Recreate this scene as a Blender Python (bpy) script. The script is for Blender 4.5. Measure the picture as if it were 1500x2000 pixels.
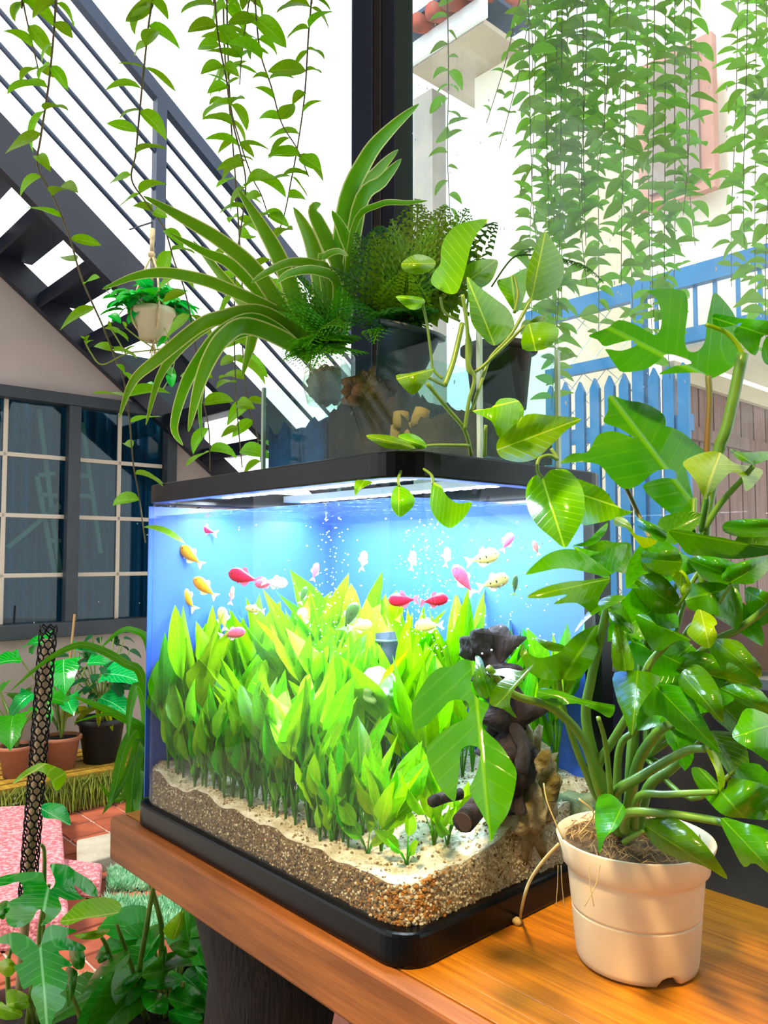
import bpy, math, random
import numpy as np
from mathutils import Vector, Matrix, noise
from mathutils.geometry import delaunay_2d_cdt
random.seed(7)
R = random.uniform
V = Vector
for o in list(bpy.data.objects): bpy.data.objects.remove(o)
scene = bpy.context.scene
COL = scene.collection

# ------------------------------------------------------------------ camera
F, PITCH, EYE = 1530.0, math.radians(3.19), 1.141
cam_d = bpy.data.cameras.new('camera'); cam = bpy.data.objects.new('camera', cam_d); COL.objects.link(cam)
cam.location = (0, 0, EYE); cam.rotation_euler = (math.pi/2 + PITCH, 0, 0)
cam_d.sensor_fit = 'HORIZONTAL'; cam_d.sensor_width = 36.0; cam_d.lens = F/1500*36; cam_d.clip_start = .02
scene.camera = cam
# ------------------------------------------------------------------ sky, exposure, lamps
world = bpy.data.worlds.new('sky'); scene.world = world; world.use_nodes = True
bg = world.node_tree.nodes['Background']; bg.inputs[0].default_value = (.93, .97, 1, 1); bg.inputs[1].default_value = 2.3
vs = scene.view_settings
vs.view_transform = 'Standard'; vs.look = 'None'; vs.gamma = 1; vs.use_curve_mapping = False; vs.exposure = .0
scene.cycles.transparent_max_bounces = 16
def area(name, loc, target, size, power, col, sy=None, spread=180):
    d = bpy.data.lights.new(name, 'AREA'); d.energy = power; d.color = col; d.size = size; d.spread = math.radians(spread)
    if sy: d.shape = 'RECTANGLE'; d.size_y = sy
    o = bpy.data.objects.new(name, d); COL.objects.link(o); o.location = loc
    o.rotation_euler = (V(target)-V(loc)).to_track_quat('-Z', 'Y').to_euler(); return o
sun_d = bpy.data.lights.new('sun_offscreen', 'SUN'); sun_d.energy = 4.5; sun_d.angle = math.radians(12); sun_d.color = (1, .95, .85)
sun = bpy.data.objects.new('sun_offscreen', sun_d); COL.objects.link(sun); sun.rotation_euler = (V((.74, .67, 0))*.62+V((0, 0, -.78))).to_track_quat('-Z', 'Y').to_euler()
area('ceiling_lamp_offscreen', (-.45, -.15, 2.86), (.36, .62, .75), .3, 13, (1, .70, .34), .3, 46)

# ------------------------------------------------------------------ layout helpers
YAW = math.radians(42.3)
A = V((-math.sin(YAW), math.cos(YAW), 0)); B = V((math.cos(YAW), math.sin(YAW), 0)); UP = V((0, 0, 1))
N0 = V((.0203, .756, 0)); CAM = V((0, 0, EYE)); TZ = .75
TL, TW = .57, .363                                   # tank length and width
def T(a, b, z): return N0 + A*a + B*b + UP*z         # coordinates along the tank's two sides
def ray(px, py):
    x, u = (px-750)/F, (1000-py)/F
    c, s = math.cos(PITCH), math.sin(PITCH)
    return V((x, c-u*s, s+u*c))
def W(px, py, y): d = ray(px, py); return CAM + d*(y/d.y)
def Pz(px, py, z): d = ray(px, py); return CAM + d*((z-EYE)/d.z)
def Pb(px, py, b): d = ray(px, py); return CAM + d*((b+N0.dot(B))/d.dot(B))
def Pa(px, py, a): d = ray(px, py); return CAM + d*((a+N0.dot(A))/d.dot(A))
def ab(p): q = p-N0; return q.dot(A), q.dot(B)

# ------------------------------------------------------------------ object helpers
ORG = {}
def thing(name, label, cat, loc, group=None, kind=None):
    o = bpy.data.objects.new(name, None); COL.objects.link(o); o.location = loc; ORG[o] = V(loc); o.empty_display_size = .05
    tag(o, label, cat, group, kind); return o
def tag(o, label=None, cat=None, group=None, kind=None):
    if label: o['label'] = label
    if cat: o['category'] = cat
    if group: o['group'] = group
    if kind: o['kind'] = kind
    return o
def link(name, me, mat, parent=None, loc=None, org=None):
    o = bpy.data.objects.new(name, me); COL.objects.link(o)
    if mat is not None and not me.materials: me.materials.append(mat)
    if parent is not None: o.parent = parent; ORG[o] = ORG[parent]
    return o
class MB:
    def __init__(s): s.v = []; s.f = []; s.uv = {}
    def add(s, vs, fs, uvs=None):
        n = len(s.v); s.v += [V(p) for p in vs]; s.f += [tuple(i+n for i in f) for f in fs]
        if uvs:
            for i, q in enumerate(uvs): s.uv[n+i] = q
        return s
    def box(s, c, sx, sy, sz, X=V((1, 0, 0)), Y=V((0, 1, 0)), Z=UP):
        c = V(c); p = []
        for k in (-.5, .5):
            for j in (-.5, .5):
                for i in (-.5, .5): p.append(c+X*(sx*i)+Y*(sy*j)+Z*(sz*k))
        return s.add(p, [(0, 2, 3, 1), (4, 5, 7, 6), (0, 1, 5, 4), (2, 6, 7, 3), (0, 4, 6, 2), (1, 3, 7, 5)])
    def bar(s, p, q, w, h, up=UP):
        p, q = V(p), V(q); X = (q-p); l = X.length; X /= l; Y = up.cross(X)
        if Y.length < 1e-4: Y = V((1, 0, 0)).cross(X)
        Y.normalize(); Z = X.cross(Y)
        return s.box((p+q)/2, l, w, h, X, Y, Z)
    def tube(s, pts, r, seg=6, cap=True, jit=0):
        pts = [V(p) for p in pts]; n = len(pts); rs = r if isinstance(r, (list, tuple)) else [r]*n
        rings = []; prev = None
        for i, p in enumerate(pts):
            t = (pts[min(i+1, n-1)]-pts[max(i-1, 0)])
            t = t.normalized() if t.length > 1e-9 else UP
            x = prev-t*prev.dot(t) if prev else (V((.3, .5, .81)).cross(t))
            x = x.normalized() if x.length > 1e-6 else V((1, 0, 0)); y = t.cross(x); prev = x
            ring = []
            for k in range(seg):
                g = 2*math.pi*k/seg; rr = rs[i]
                if jit: rr *= 1+jit*noise.noise((x*math.cos(g)+y*math.sin(g))*1.3+V((0, 0, i*.35)))
                ring.append(p+(x*math.cos(g)+y*math.sin(g))*rr)
            rings.append(ring)
        vs = [q for ring in rings for q in ring]
        fs = [(i*seg+k, i*seg+(k+1) % seg, (i+1)*seg+(k+1) % seg, (i+1)*seg+k) for i in range(n-1) for k in range(seg)]
        if cap: fs += [tuple(range(seg))[::-1], tuple((n-1)*seg+k for k in range(seg))]
        return s.add(vs, fs)
    def lathe(s, c, prof, seg=40, axis=UP, cap=False):
        c = V(c); z = axis.normalized(); x = z.orthogonal().normalized(); y = z.cross(x); vs = []; n = len(prof)
        for r, h in prof:
            for k in range(seg):
                g = 2*math.pi*k/seg; vs.append(c+(x*math.cos(g)+y*math.sin(g))*r+z*h)
        fs = [(i*seg+k, i*seg+(k+1) % seg, (i+1)*seg+(k+1) % seg, (i+1)*seg+k) for i in range(n-1) for k in range(seg)]
        if cap: fs += [tuple(range(seg))[::-1], tuple((n-1)*seg+k for k in range(seg))]
        return s.add(vs, fs)
    def prism(s, poly, z0, z1):
        n = len(poly); vs = [V((p.x, p.y, z0)) for p in poly]+[V((p.x, p.y, z1)) for p in poly]
        return s.add(vs, [tuple(range(n))[::-1], tuple(range(n, 2*n))]+[(i, (i+1) % n, n+(i+1) % n, n+i) for i in range(n)])
    def wall(s, poly, z0, z1, close=True):
        n = len(poly); vs = [V((p.x, p.y, z0)) for p in poly]+[V((p.x, p.y, z1)) for p in poly]
        return s.add(vs, [(i, (i+1) % n, n+(i+1) % n, n+i) for i in range(n if close else n-1)])
    def blob(s, c, r, sub=2, amp=.25, fr=1.5, seed=0, sc=(1, 1, 1)):
        vs, fs = ICO[sub]; o = []
        for p in vs:
            k = 1+amp*noise.noise(p*fr+V((seed*7.1, seed*3.3, 0)))
            o.append(V(c)+V((p.x*sc[0], p.y*sc[1], p.z*sc[2]))*(r*k))
        return s.add(o, fs)
    def mesh(s, name, org=V((0, 0, 0)), smooth=True):
        me = bpy.data.meshes.new(name); me.from_pydata([p-org for p in s.v], [], s.f)
        if s.uv:
            ul = me.uv_layers.new(name='UVMap'); vi = np.zeros(len(me.loops), np.int32); me.loops.foreach_get('vertex_index', vi)
            arr = np.zeros((len(s.v), 2), np.float32)
            for k, q in s.uv.items(): arr[k] = q
            ul.data.foreach_set('uv', arr[vi].ravel())
        if smooth: me.polygons.foreach_set('use_smooth', [True]*len(me.polygons))
        me.update(); return me
    def build(s, name, mat, parent=None, smooth=False, org=None, bevel=0):
        if parent is not None: og = ORG[parent]
        else:
            if org is None:
                xs = [p.x for p in s.v]; ys = [p.y for p in s.v]; zs = [p.z for p in s.v]
                org = V(((min(xs)+max(xs))/2, (min(ys)+max(ys))/2, min(zs)))
            og = V(org)
        o = link(name, s.mesh(name, og, smooth), mat, parent)
        if parent is None: o.location = og; ORG[o] = og
        if bevel:
            m = o.modifiers.new('bevel', 'BEVEL'); m.width = bevel; m.segments = 2; m.limit_method = 'ANGLE'
        return o
def ico(sub):
    t = (1+5**.5)/2
    v = [V(p).normalized() for p in [(-1, t, 0), (1, t, 0), (-1, -t, 0), (1, -t, 0), (0, -1, t), (0, 1, t), (0, -1, -t), (0, 1, -t), (t, 0, -1), (t, 0, 1), (-t, 0, -1), (-t, 0, 1)]]
    f = [(0, 11, 5), (0, 5, 1), (0, 1, 7), (0, 7, 10), (0, 10, 11), (1, 5, 9), (5, 11, 4), (11, 10, 2), (10, 7, 6), (7, 1, 8), (3, 9, 4), (3, 4, 2), (3, 2, 6), (3, 6, 8), (3, 8, 9), (4, 9, 5), (2, 4, 11), (6, 2, 10), (8, 6, 7), (9, 8, 1)]
    for _ in range(sub):
        mid = {}; nf = []
        def m(i, j):
            k = (min(i, j), max(i, j))
            if k not in mid: mid[k] = len(v); v.append(((v[i]+v[j])/2).normalized())
            return mid[k]
        for a, b, c in f:
            x, y, z = m(a, b), m(b, c), m(c, a); nf += [(a, x, z), (b, y, x), (c, z, y), (x, y, z)]
        f = nf
    return v, f
ICO = {k: ico(k) for k in (0, 1, 2, 3)}
def cr(pts, n=6, closed=False):                       # Catmull-Rom through the given points
    P = [V(p) for p in pts]; m = len(P); out = []
    for i in range(m if closed else m-1):
        g = (lambda k: P[k % m]) if closed else (lambda k: P[max(0, min(m-1, k))])
        p0, p1, p2, p3 = g(i-1), g(i), g(i+1), g(i+2)
        for j in range(n):
            t = j/n; out.append(.5*((2*p1)+(p2-p0)*t+(2*p0-5*p1+4*p2-p3)*t*t+(3*p1-p0-3*p2+p3)*t*t*t))
    if not closed: out.append(P[-1])
    return out
def rr(a0, a1, b0, b1, r, seg=8):                     # rounded rectangle in tank coordinates
    out = []
    for ca, cb, g0 in ((a1-r, b1-r, 0), (a0+r, b1-r, 90), (a0+r, b0+r, 180), (a1-r, b0+r, 270)):
        for k in range(seg+1):
            g = math.radians(g0+90*k/seg); out.append(T(ca+r*math.cos(g), cb+r*math.sin(g), 0))
    return out

# ------------------------------------------------------------------ materials
def rgb(h): return tuple(((int(h[i:i+2], 16)/255+.055)/1.055)**2.4 if int(h[i:i+2], 16) > 10 else int(h[i:i+2], 16)/255/12.92 for i in (0, 2, 4))+(1,)
def nt(name):
    m = bpy.data.materials.new(name); m.use_nodes = True; t = m.node_tree
    return m, t, t.nodes['Principled BSDF'], t.nodes['Material Output']
def node(t, typ, **k):
    n = t.nodes.new('ShaderNode'+typ)
    for a, b in k.items(): setattr(n, a, b)
    return n
def mixc(t, fac, c1, c2, mode='MIX'):
    n = node(t, 'Mix', data_type='RGBA', blend_type=mode)
    for sock, val in ((n.inputs[0], fac), (n.inputs[6], c1), (n.inputs[7], c2)):
        if hasattr(val, 'is_linked') or hasattr(val, 'links'): t.links.new(val, sock)
        else: sock.default_value = val
    return n.outputs[2]
def ramp(t, src, a, b, lo=0., hi=1.):
    n = node(t, 'MapRange', clamp=True)
    t.links.new(src, n.inputs[0])
    for i, x in enumerate((a, b, lo, hi)): n.inputs[i+1].default_value = x
    return n.outputs[0]
def M(name, col, rough=.5, col2=None, scale=8, stretch=None, metal=0, spec=.5, bump=0, bscale=60, emit=0, rnd=0, detail=6, thr=(.35, .65), transl=0, coat=0):
    m, t, p, out = nt(name); L = t.links
    c = rgb(col) if isinstance(col, str) else col
    p.inputs['Base Color'].default_value = c; p.inputs['Roughness'].default_value = rough
    p.inputs['Metallic'].default_value = metal; p.inputs['Specular IOR Level'].default_value = spec; p.inputs['Coat Weight'].default_value = coat
    tc = node(t, 'TexCoord'); mp = node(t, 'Mapping'); rt_ = node(t, 'Mapping'); L.new(tc.outputs['Object'], rt_.inputs[0]); L.new(rt_.outputs[0], mp.inputs[0])
    if stretch: rt_.inputs['Rotation'].default_value = (0, 0, stretch[3] if len(stretch) > 3 else 0); mp.inputs['Scale'].default_value = stretch[:3]
    src = None
    if col2:
        n = node(t, 'TexNoise'); n.inputs['Scale'].default_value = scale; n.inputs['Detail'].default_value = detail; L.new(mp.outputs[0], n.inputs[0])
        src = mixc(t, ramp(t, n.outputs[0], *thr), c, rgb(col2) if isinstance(col2, str) else col2); L.new(src, p.inputs['Base Color'])
    if rnd:
        oi = node(t, 'ObjectInfo'); hs = node(t, 'HueSaturation'); L.new(ramp(t, oi.outputs['Random'], 0, 1, 1-rnd, 1+rnd), hs.inputs['Value'])
        if src is not None: L.new(src, hs.inputs['Color'])
        else: hs.inputs['Color'].default_value = c
        src = hs.outputs[0]; L.new(src, p.inputs['Base Color'])
    if bump:
        n = node(t, 'TexNoise'); n.inputs['Scale'].default_value = bscale; n.inputs['Detail'].default_value = 5; L.new(mp.outputs[0], n.inputs[0])
        b = node(t, 'Bump'); b.inputs['Strength'].default_value = bump; b.inputs['Distance'].default_value = .01; L.new(n.outputs[0], b.inputs['Height']); L.new(b.outputs[0], p.inputs['Normal'])
    if emit: p.inputs['Emission Color'].default_value = c; p.inputs['Emission Strength'].default_value = emit
    if transl:
        tr = node(t, 'BsdfTranslucent'); tr.inputs[0].default_value = c
        if src is not None: L.new(src, tr.inputs[0])
        mx = node(t, 'MixShader'); mx.inputs[0].default_value = transl; L.new(p.outputs[0], mx.inputs[1]); L.new(tr.outputs[0], mx.inputs[2]); L.new(mx.outputs[0], out.inputs[0])
    return m
def LM(name, col, back, vein, rough=.35, edge=None, transl=.35, side=.35, rnd=.3, spots=None, hue=.015, spec=.35, nsc=14, gain=1.15):
    """leaf: veins from the UV map, light passing through the blade"""
    m, t, p, out = nt(name); L = t.links
    uv = node(t, 'UVMap'); sp = node(t, 'SeparateXYZ'); L.new(uv.outputs[0], sp.inputs[0])
    def mth(op, a, b=None, c=None):
        n = node(t, 'Math', operation=op)
        for i, x in enumerate((a, b, c)):
            if x is None: continue
            if isinstance(x, (int, float)): n.inputs[i].default_value = x
            else: L.new(x, n.inputs[i])
        return n.outputs[0]
    v = mth('ABSOLUTE', mth('MULTIPLY_ADD', sp.outputs[1], 2, -1)); u = sp.outputs[0]
    mid = ramp(t, v, .012, .042, 1, 0)
    sv = ramp(t, mth('SINE', mth('MULTIPLY', mth('SUBTRACT', u, mth('MULTIPLY', v, .28)), 62)), .78, 1, 0, side)
    tc = node(t, 'TexCoord'); nz = node(t, 'TexNoise'); nz.inputs['Scale'].default_value = nsc; nz.inputs['Detail'].default_value = 3; L.new(tc.outputs['Object'], nz.inputs[0])
    c = mixc(t, ramp(t, nz.outputs[0], .3, .7), rgb(col), rgb(back))
    if spots: c = mixc(t, ramp(t, nz.outputs[0], .60, .68, 0, .8), c, rgb(spots))
    c = mixc(t, mth('MAXIMUM', mid, sv), c, rgb(vein))
    if edge: c = mixc(t, ramp(t, v, .78, .88), c, rgb(edge))
    oi = node(t, 'ObjectInfo'); hs = node(t, 'HueSaturation'); L.new(c, hs.inputs['Color'])
    L.new(ramp(t, oi.outputs['Random'], 0, 1, gain*(1-rnd), gain*(1+rnd)), hs.inputs['Value']); hs.inputs['Saturation'].default_value = 1.08; L.new(ramp(t, oi.outputs['Random'], 0, 1, .5-hue, .5+hue), hs.inputs['Hue'])
    L.new(hs.outputs[0], p.inputs['Base Color']); p.inputs['Roughness'].default_value = rough; p.inputs['Specular IOR Level'].default_value = spec
    b = node(t, 'Bump'); b.inputs['Strength'].default_value = .25; b.inputs['Distance'].default_value = .004; L.new(mth('SUBTRACT', 0, mth('MAXIMUM', mid, sv)), b.inputs['Height']); L.new(b.outputs[0], p.inputs['Normal'])
    tr = node(t, 'BsdfTranslucent'); g = node(t, 'Gamma'); g.inputs[1].default_value = .85; L.new(hs.outputs[0], g.inputs[0]); L.new(g.outputs[0], tr.inputs[0])
    mx = node(t, 'MixShader'); mx.inputs[0].default_value = transl; L.new(p.outputs[0], mx.inputs[1]); L.new(tr.outputs[0], mx.inputs[2]); L.new(mx.outputs[0], out.inputs[0])
    return m
def glass(name, tint=(1, 1, 1, 1), haze=0, hcol=(1, 1, 1, 1), refl=1.0, hscale=6, ripple=0, lo=.45, hi=.75):
    m, t, p, out = nt(name); L = t.links; t.nodes.remove(p)
    tr = node(t, 'BsdfTransparent'); tr.inputs[0].default_value = tint
    gl = node(t, 'BsdfGlossy'); gl.inputs['Roughness'].default_value = .02
    fr = node(t, 'LayerWeight'); fr.inputs[0].default_value = .5           # Schlick, the same from both sides
    pw = node(t, 'Math', operation='POWER'); pw.inputs[1].default_value = 5; L.new(fr.outputs['Facing'], pw.inputs[0])
    k = node(t, 'Math', operation='MULTIPLY_ADD'); k.inputs[1].default_value = .9*refl; k.inputs[2].default_value = .035*refl; L.new(pw.outputs[0], k.inputs[0])
    mx = node(t, 'MixShader'); L.new(k.outputs[0], mx.inputs[0]); L.new(tr.outputs[0], mx.inputs[1]); L.new(gl.outputs[0], mx.inputs[2]); res = mx.outputs[0]
    tc = node(t, 'TexCoord')
    if haze:
        df = node(t, 'BsdfDiffuse'); df.inputs[0].default_value = hcol; tl = node(t, 'BsdfTranslucent'); tl.inputs[0].default_value = hcol
        m2 = node(t, 'MixShader'); m2.inputs[0].default_value = .6; L.new(df.outputs[0], m2.inputs[1]); L.new(tl.outputs[0], m2.inputs[2])
        nz = node(t, 'TexNoise'); nz.inputs['Scale'].default_value = hscale; nz.inputs['Detail'].default_value = 6; L.new(tc.outputs['Object'], nz.inputs[0])
        m3 = node(t, 'MixShader'); L.new(ramp(t, nz.outputs[0], lo, hi, haze*.35, haze), m3.inputs[0]); L.new(res, m3.inputs[1]); L.new(m2.outputs[0], m3.inputs[2]); res = m3.outputs[0]
    if ripple:
        nz = node(t, 'TexNoise'); nz.inputs['Scale'].default_value = 35; L.new(tc.outputs['Object'], nz.inputs[0])
        b = node(t, 'Bump'); b.inputs['Strength'].default_value = ripple; b.inputs['Distance'].default_value = .01; L.new(nz.outputs[0], b.inputs['Height']); L.new(b.outputs[0], gl.inputs['Normal']); L.new(b.outputs[0], fr.inputs['Normal'])
    L.new(res, out.inputs[0]); return m

black_plastic = M('black_plastic', '03050a', .28, spec=.2)
dark_steel = M('dark_steel', '0b1222', .4, '121a2c', 3, spec=.5)
rail_steel = M('rail_steel', '22344e', .4, '1a2b44', 4)
wood_front = M('wood_front', '9a5a1e', .65, '744010', 5, (12, 1, 12, -YAW), bump=.12, bscale=20)
WS = (26, 1, 26, -YAW)
wood_top = M('wood_top', 'b87416', .33, '8f560e', 9, WS, bump=.06, bscale=30, spec=.45)
wood_old = M('wood_old', '2b2019', .8, '171210', 10, (10, 10, 1), bump=.5, bscale=20)
tank_glass = glass('tank_glass', (.97, .99, .99, 1), haze=0, refl=.8)
box_glass = glass('box_glass', (.82, .92, .90, 1), haze=0, refl=.35, hscale=11)
house_glass = glass('house_glass', (.90, .96, .96, 1), haze=.055, hcol=(.85, .97, .97, 1), refl=.45, hscale=14, lo=.4, hi=.7)
water_mat = glass('water_surface', (.9, .97, 1, 1), refl=1, ripple=.5)
window_glass = glass('window_glass', (.55, .8, .88, 1), refl=.9)
film = M('blue_film', '3460dc', .5)
# ================================================================== THE SETTING
floor_mat = M('grout', 'cfc6b8', .8, 'a89d8e', 20)
tile_mat = M('terracotta_tile', 'a8573c', .5, '8a4632', 9, rnd=.22, bump=.1)
wall_mat = M('painted_wall', 'b2a49e', .75, 'ada09a', 6, bump=.08, bscale=30)
grey_wall = M('slate_wall', '3b434b', .8, '30373f', 4, bump=.15)
AW = ab(W(0, 1085, 3.9))[0]
fl = MB().box((0, 2.5, -.03), 16, 17, .06).build('floor', floor_mat); tag(fl, 'pale grout floor laid with terracotta tiles', 'floor', kind='structure')
tp = [T(0, 0, .0), T(.148, 0, .0), T(.148, .148, .0), T(0, .148, .0)]; tmb = MB()
q = [p-T(.074, .074, 0) for p in tp]; tmb.v = [V((p.x, p.y, .0)) for p in q]+[V((p.x*.97, p.y*.97, .008)) for p in q]
tmb.f = [(4, 5, 6, 7), (0, 1, 5, 4), (1, 2, 6, 5), (2, 3, 7, 6), (3, 0, 4, 7)]
tme = tmb.mesh('tile', smooth=False)
for i in range(15):
    for j in range(19):
        a, b = .85+i*.158, -1.75+j*.158
        p = T(a, b, 0)
        px = 750+F*p.x/max(p.y, .1)
        if px > 900 or px < -150: continue
        o = link('tile', tme, tile_mat, fl); o.location = p-ORG[fl]+V((0, 0, R(-.001, .0012))); 
ce = MB().prism([T(-5, -5, 0), T(1.2, -5, 0), T(1.2, .68, 0), T(-5, .68, 0)], 2.9, 3.0).build('ceiling', M('ceiling_paint', 'b5ada2', .9)); tag(ce, 'pale ceiling over the covered terrace', 'ceiling', kind='structure')
wb = MB().box((0, -2.6, 1.45), 7, .1, 2.9).build('wall_back', M('back_wall_paint', 'a09484', .9)); tag(wb, 'beige back wall of the terrace', 'wall', kind='structure')
# left wall, with a real opening for the window
w0, w1 = Pa(-330, 1085, AW), Pa(337, 1085, AW); b0, b1 = ab(w0)[1], ab(w1)[1]
zt, zb = Pa(0, 752, AW).z, Pa(0, 1251, AW).z
wl = MB()
def wseg(ba, bb, z0, z1): wl.box(T(AW+.06, (ba+bb)/2, (z0+z1)/2), .12, bb-ba, z1-z0, A, B)
SL = -.764; AO = AW-.80; pA = Pa(307, 560, AO); bA, zA = ab(pA)[1], pA.z    # top edge of the outer stringer
def zs(b): return zA+SL*(b-bA)
def wpoly(pts):                                                     # wall piece with a sloping top under the stairs
    n = len(pts); wl.add([T(AW, b, z) for b, z in pts]+[T(AW+.12, b, z) for b, z in pts], [tuple(range(n)), tuple(range(2*n-1, n-1, -1))]+[(i, n+i, n+(i+1) % n, (i+1) % n) for i in range(n)])
top = lambda b: zs(b)-.15
bE = bA+(zA-.15)/.764
wpoly([(-2.2, 0), (b0, 0), (b0, top(b0)), (-2.2, top(-2.2))]); wpoly([(b1, 0), (bE, 0), (b1, top(b1))])
wpoly([(b0, 0), (b1, 0), (b1, zb), (b0, zb)])
wpoly([(b0, zt), (bA+(zA-.15-zt)/.764, zt), (b0, top(b0))] if top(b1) < zt else [(b0, zt), (b1, zt), (b1, top(b1)), (b0, top(b0))])
wl = wl.build('wall_left', wall_mat); tag(wl, 'warm grey painted house wall with the sliding window', 'wall', kind='structure')
# sliding window
frame_m = M('window_frame', '2b3138', .45, '333a42', 6); cream = M('cream_bar', 'cbbfae', .5); curt = M('teal_curtain', '1a5a70', .85, '124458', 9, (1, 1, .15), transl=.2)
win = thing('window_1', 'dark framed sliding window with cream glazing bars and teal curtains', 'window', T(AW, (b0+b1)/2, zb), kind='structure')
def wbar(nm, ba, bb, z0, z1, d, off, m): return MB().box(T(AW+off, (ba+bb)/2, (z0+z1)/2), d, bb-ba, z1-z0, A, B).build(nm, m, win, bevel=.003)
bm = (ab(Pa(130, 1085, AW))[1]+ab(Pa(145, 1085, AW))[1])/2
wbar('frame_rail', b0, b1, zt-.06, zt, .11, .02, frame_m); wbar('frame_rail', b0, b1, zb, zb+.075, .12, .015, frame_m)
for bb_ in (b0+.03, b1-.025): wbar('frame_stile', bb_-.03, bb_+.03, zb+.075, zt-.06, .1, .02, frame_m)
wbar('sash_stile', bm-.032, bm+.032, zb+.075, zt-.06, .05, -.005, frame_m)
for (s0, s1) in ((b0+.06, bm-.03), (bm+.03, b1-.055)):
    wbar('pane', s0, s1, zb+.075, zt-.06, .005, .035, window_glass)
for ppx in (-145, 10, 235): c = ab(Pa(ppx, 1000, AW))[1]; wbar('glazing_bar', c-.011, c+.011, zb+.075, zt-.06, .012, .028, cream)
for py in (884, 1005, 1125): z = Pa(0, py, AW).z; wbar('glazing_bar', b0+.06, b1-.06, z-.011, z+.011, .012, .028, cream)
cb = MB(); n = 220
vs = []; fs = []
for i in range(n+1):
    s = b0+(b1-b0)*i/n; d = .16+.035*math.sin(i*.75)+.015*math.sin(i*.31)
    vs += [T(AW+d, s, zb+.0), T(AW+d, s, zt)]
fs = [(2*i, 2*i+2, 2*i+3, 2*i+1) for i in range(n)]
cb.add(vs, fs).build('curtain', curt, win, True)
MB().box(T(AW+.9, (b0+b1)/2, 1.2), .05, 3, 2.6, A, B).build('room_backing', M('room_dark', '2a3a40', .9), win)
# reflection of a wooden ladder, modelled as bars behind the glass
lad = thing('ladder_reflection', 'ladder reflection modelled as pale wooden bars behind the window glass', 'ladder', T(AW+.08, ab(Pa(100, 1200, AW))[1], zb+.05))
lm = M('ladder_wood', '8d8064', .7)
def lp(px, py): return Pa(px, py, AW+.075)
for nm, p, q in (('rail', (76, 800), (118, 1130)), ('rail', (72, 930), (108, 1130)), ('rung', (75, 928), (107, 925)), ('rung', (78, 966), (112, 968)), ('rung', (84, 1010), (116, 990)), ('brace', (14, 1070), (116, 985)), ('rail', (160, 825), (196, 1080)), ('rung', (143, 928), (172, 930)), ('rung', (143, 966), (178, 970)), ('rung', (93, 1056), (118, 1056))):
    MB().bar(lp(*p), lp(*q), .018, .022).build(nm, lm, lad)
# ------------------------------------------------------------------ staircase along the left wall
st = thing('steel_staircase', 'dark blue open riser steel staircase with rod railing beside the wall', 'staircase', T(AW-.4, ab(Pa(307, 560, AO))[1], 2.3))
def slope_bar(nm, a, b0, b1, off, w, h, m, seg=0):
    p, q = T(a, b0, zs(b0)+off), T(a, b1, zs(b1)+off)
    if seg: return MB().tube([p, q], w, 10).build(nm, m, st, True)
    return MB().bar(p, q, w, h).build(nm, m, st)
slope_bar('stringer', AO, bA-2.2, bA+2.6, -.10, .05, .18, dark_steel)
slope_bar('stringer', AW-.04, bA-2.2, bA+2.6, -.13, .05, .12, dark_steel)
run = .235
for k in range(-8, 11):
    b = bA+.05+k*run; z = zs(b)-.07
    tr_ = MB().box(T((AO+AW)/2-.01, b, z), .74, .205, .035, A, B).build('tread', dark_steel, st)
    MB().box(T((AO+AW)/2-.01, b-.10, z-.03), .74, .012, .05, A, B).build('tread_lip', dark_steel, tr_)
hz = Pa(307, 188, AO).z-zA
slope_bar('handrail', AO, bA-2.2, bA+2.6, hz, .045, .06, rail_steel)
for k, py in enumerate((256, 304, 378, 436)):
    slope_bar('rail_rod', AO, bA-2.2, bA+2.6, Pa(310, py, AO).z-zs(ab(Pa(310, py, AO))[1]), .011, 0, rail_steel, 1)
slope_bar('rail_rod', AO, bA-2.2, bA+2.6, Pa(310, 492, AO).z-zs(ab(Pa(310, 492, AO))[1]), .011, 0, rail_steel, 1)
for k in (-1, 0, 1):
    b = bA+k*1.35; MB().bar(T(AO, b, zs(b)-.02), T(AO, b, zs(b)+hz-.02), .05, .05, A).build('rail_post', rail_steel, st)
# ------------------------------------------------------------------ steel column, low wall and glass wall on the right
GB = .455                                                            # plane of the glass wall
ca, cb_ = ab(W(720, 500, 1.56))
col_t = thing('steel_column', 'dark navy steel column rising behind the overhead planter box', 'column', W(725, 1085, 1.56)*1-UP*EYE)
cx = lambda px, y: W(px, 800, y)
for nm, x0, x1, y, d, m in (('square_post', 685, 727, 1.56, .05, M('navy_paint', '1d2740', .4, '18213a', 5)), ('timber_strip', 727, 744, 1.575, .04, M('brown_strip', '2e211d', .6)), ('door_frame', 744, 772, 1.59, .05, M('frame_navy', '0d1730', .35))):
    p, q = cx(x0, y), cx(x1, y); MB().box(V(((p.x+q.x)/2, y+d/2, 1.45)), q.x-p.x, d, 2.9).build(nm, m, col_t, bevel=.002)
p, q = cx(772, 1.60), cx(808, 1.60)
MB().box(V(((p.x+q.x)/2, 1.62, 1.45)), q.x-p.x, .03, 2.9).build('glass_edge_panel', M('dark_green_glass', '1e3a3c', .08, '16282e', 4, (1, 1, .2), spec=.8), col_t)
p0 = cx(809, 1.60)
ga, gb = ab(V((p0.x, 1.6, 0)))
w2 = thing('window_2', 'tall rain spotted glass wall panel right of the steel column', 'window', T(-.2, gb, .95), kind='structure')
GB = gb
MB().box(T((ga-1.6)/2, GB, 1.93), ga+1.6, .008, 1.94, A, B).build('pane', house_glass, w2)
dm = MB()                                                            # dried drops and streaks on the pane
for k in range(420):
    a_, z_ = R(-.5, ga), R(1.2, 2.6); s = R(.0006, .0016)
    dm.blob(T(a_, GB-.0045, z_), s, 0, 0, sc=(1, 1, R(1, 3.5)))
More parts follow.
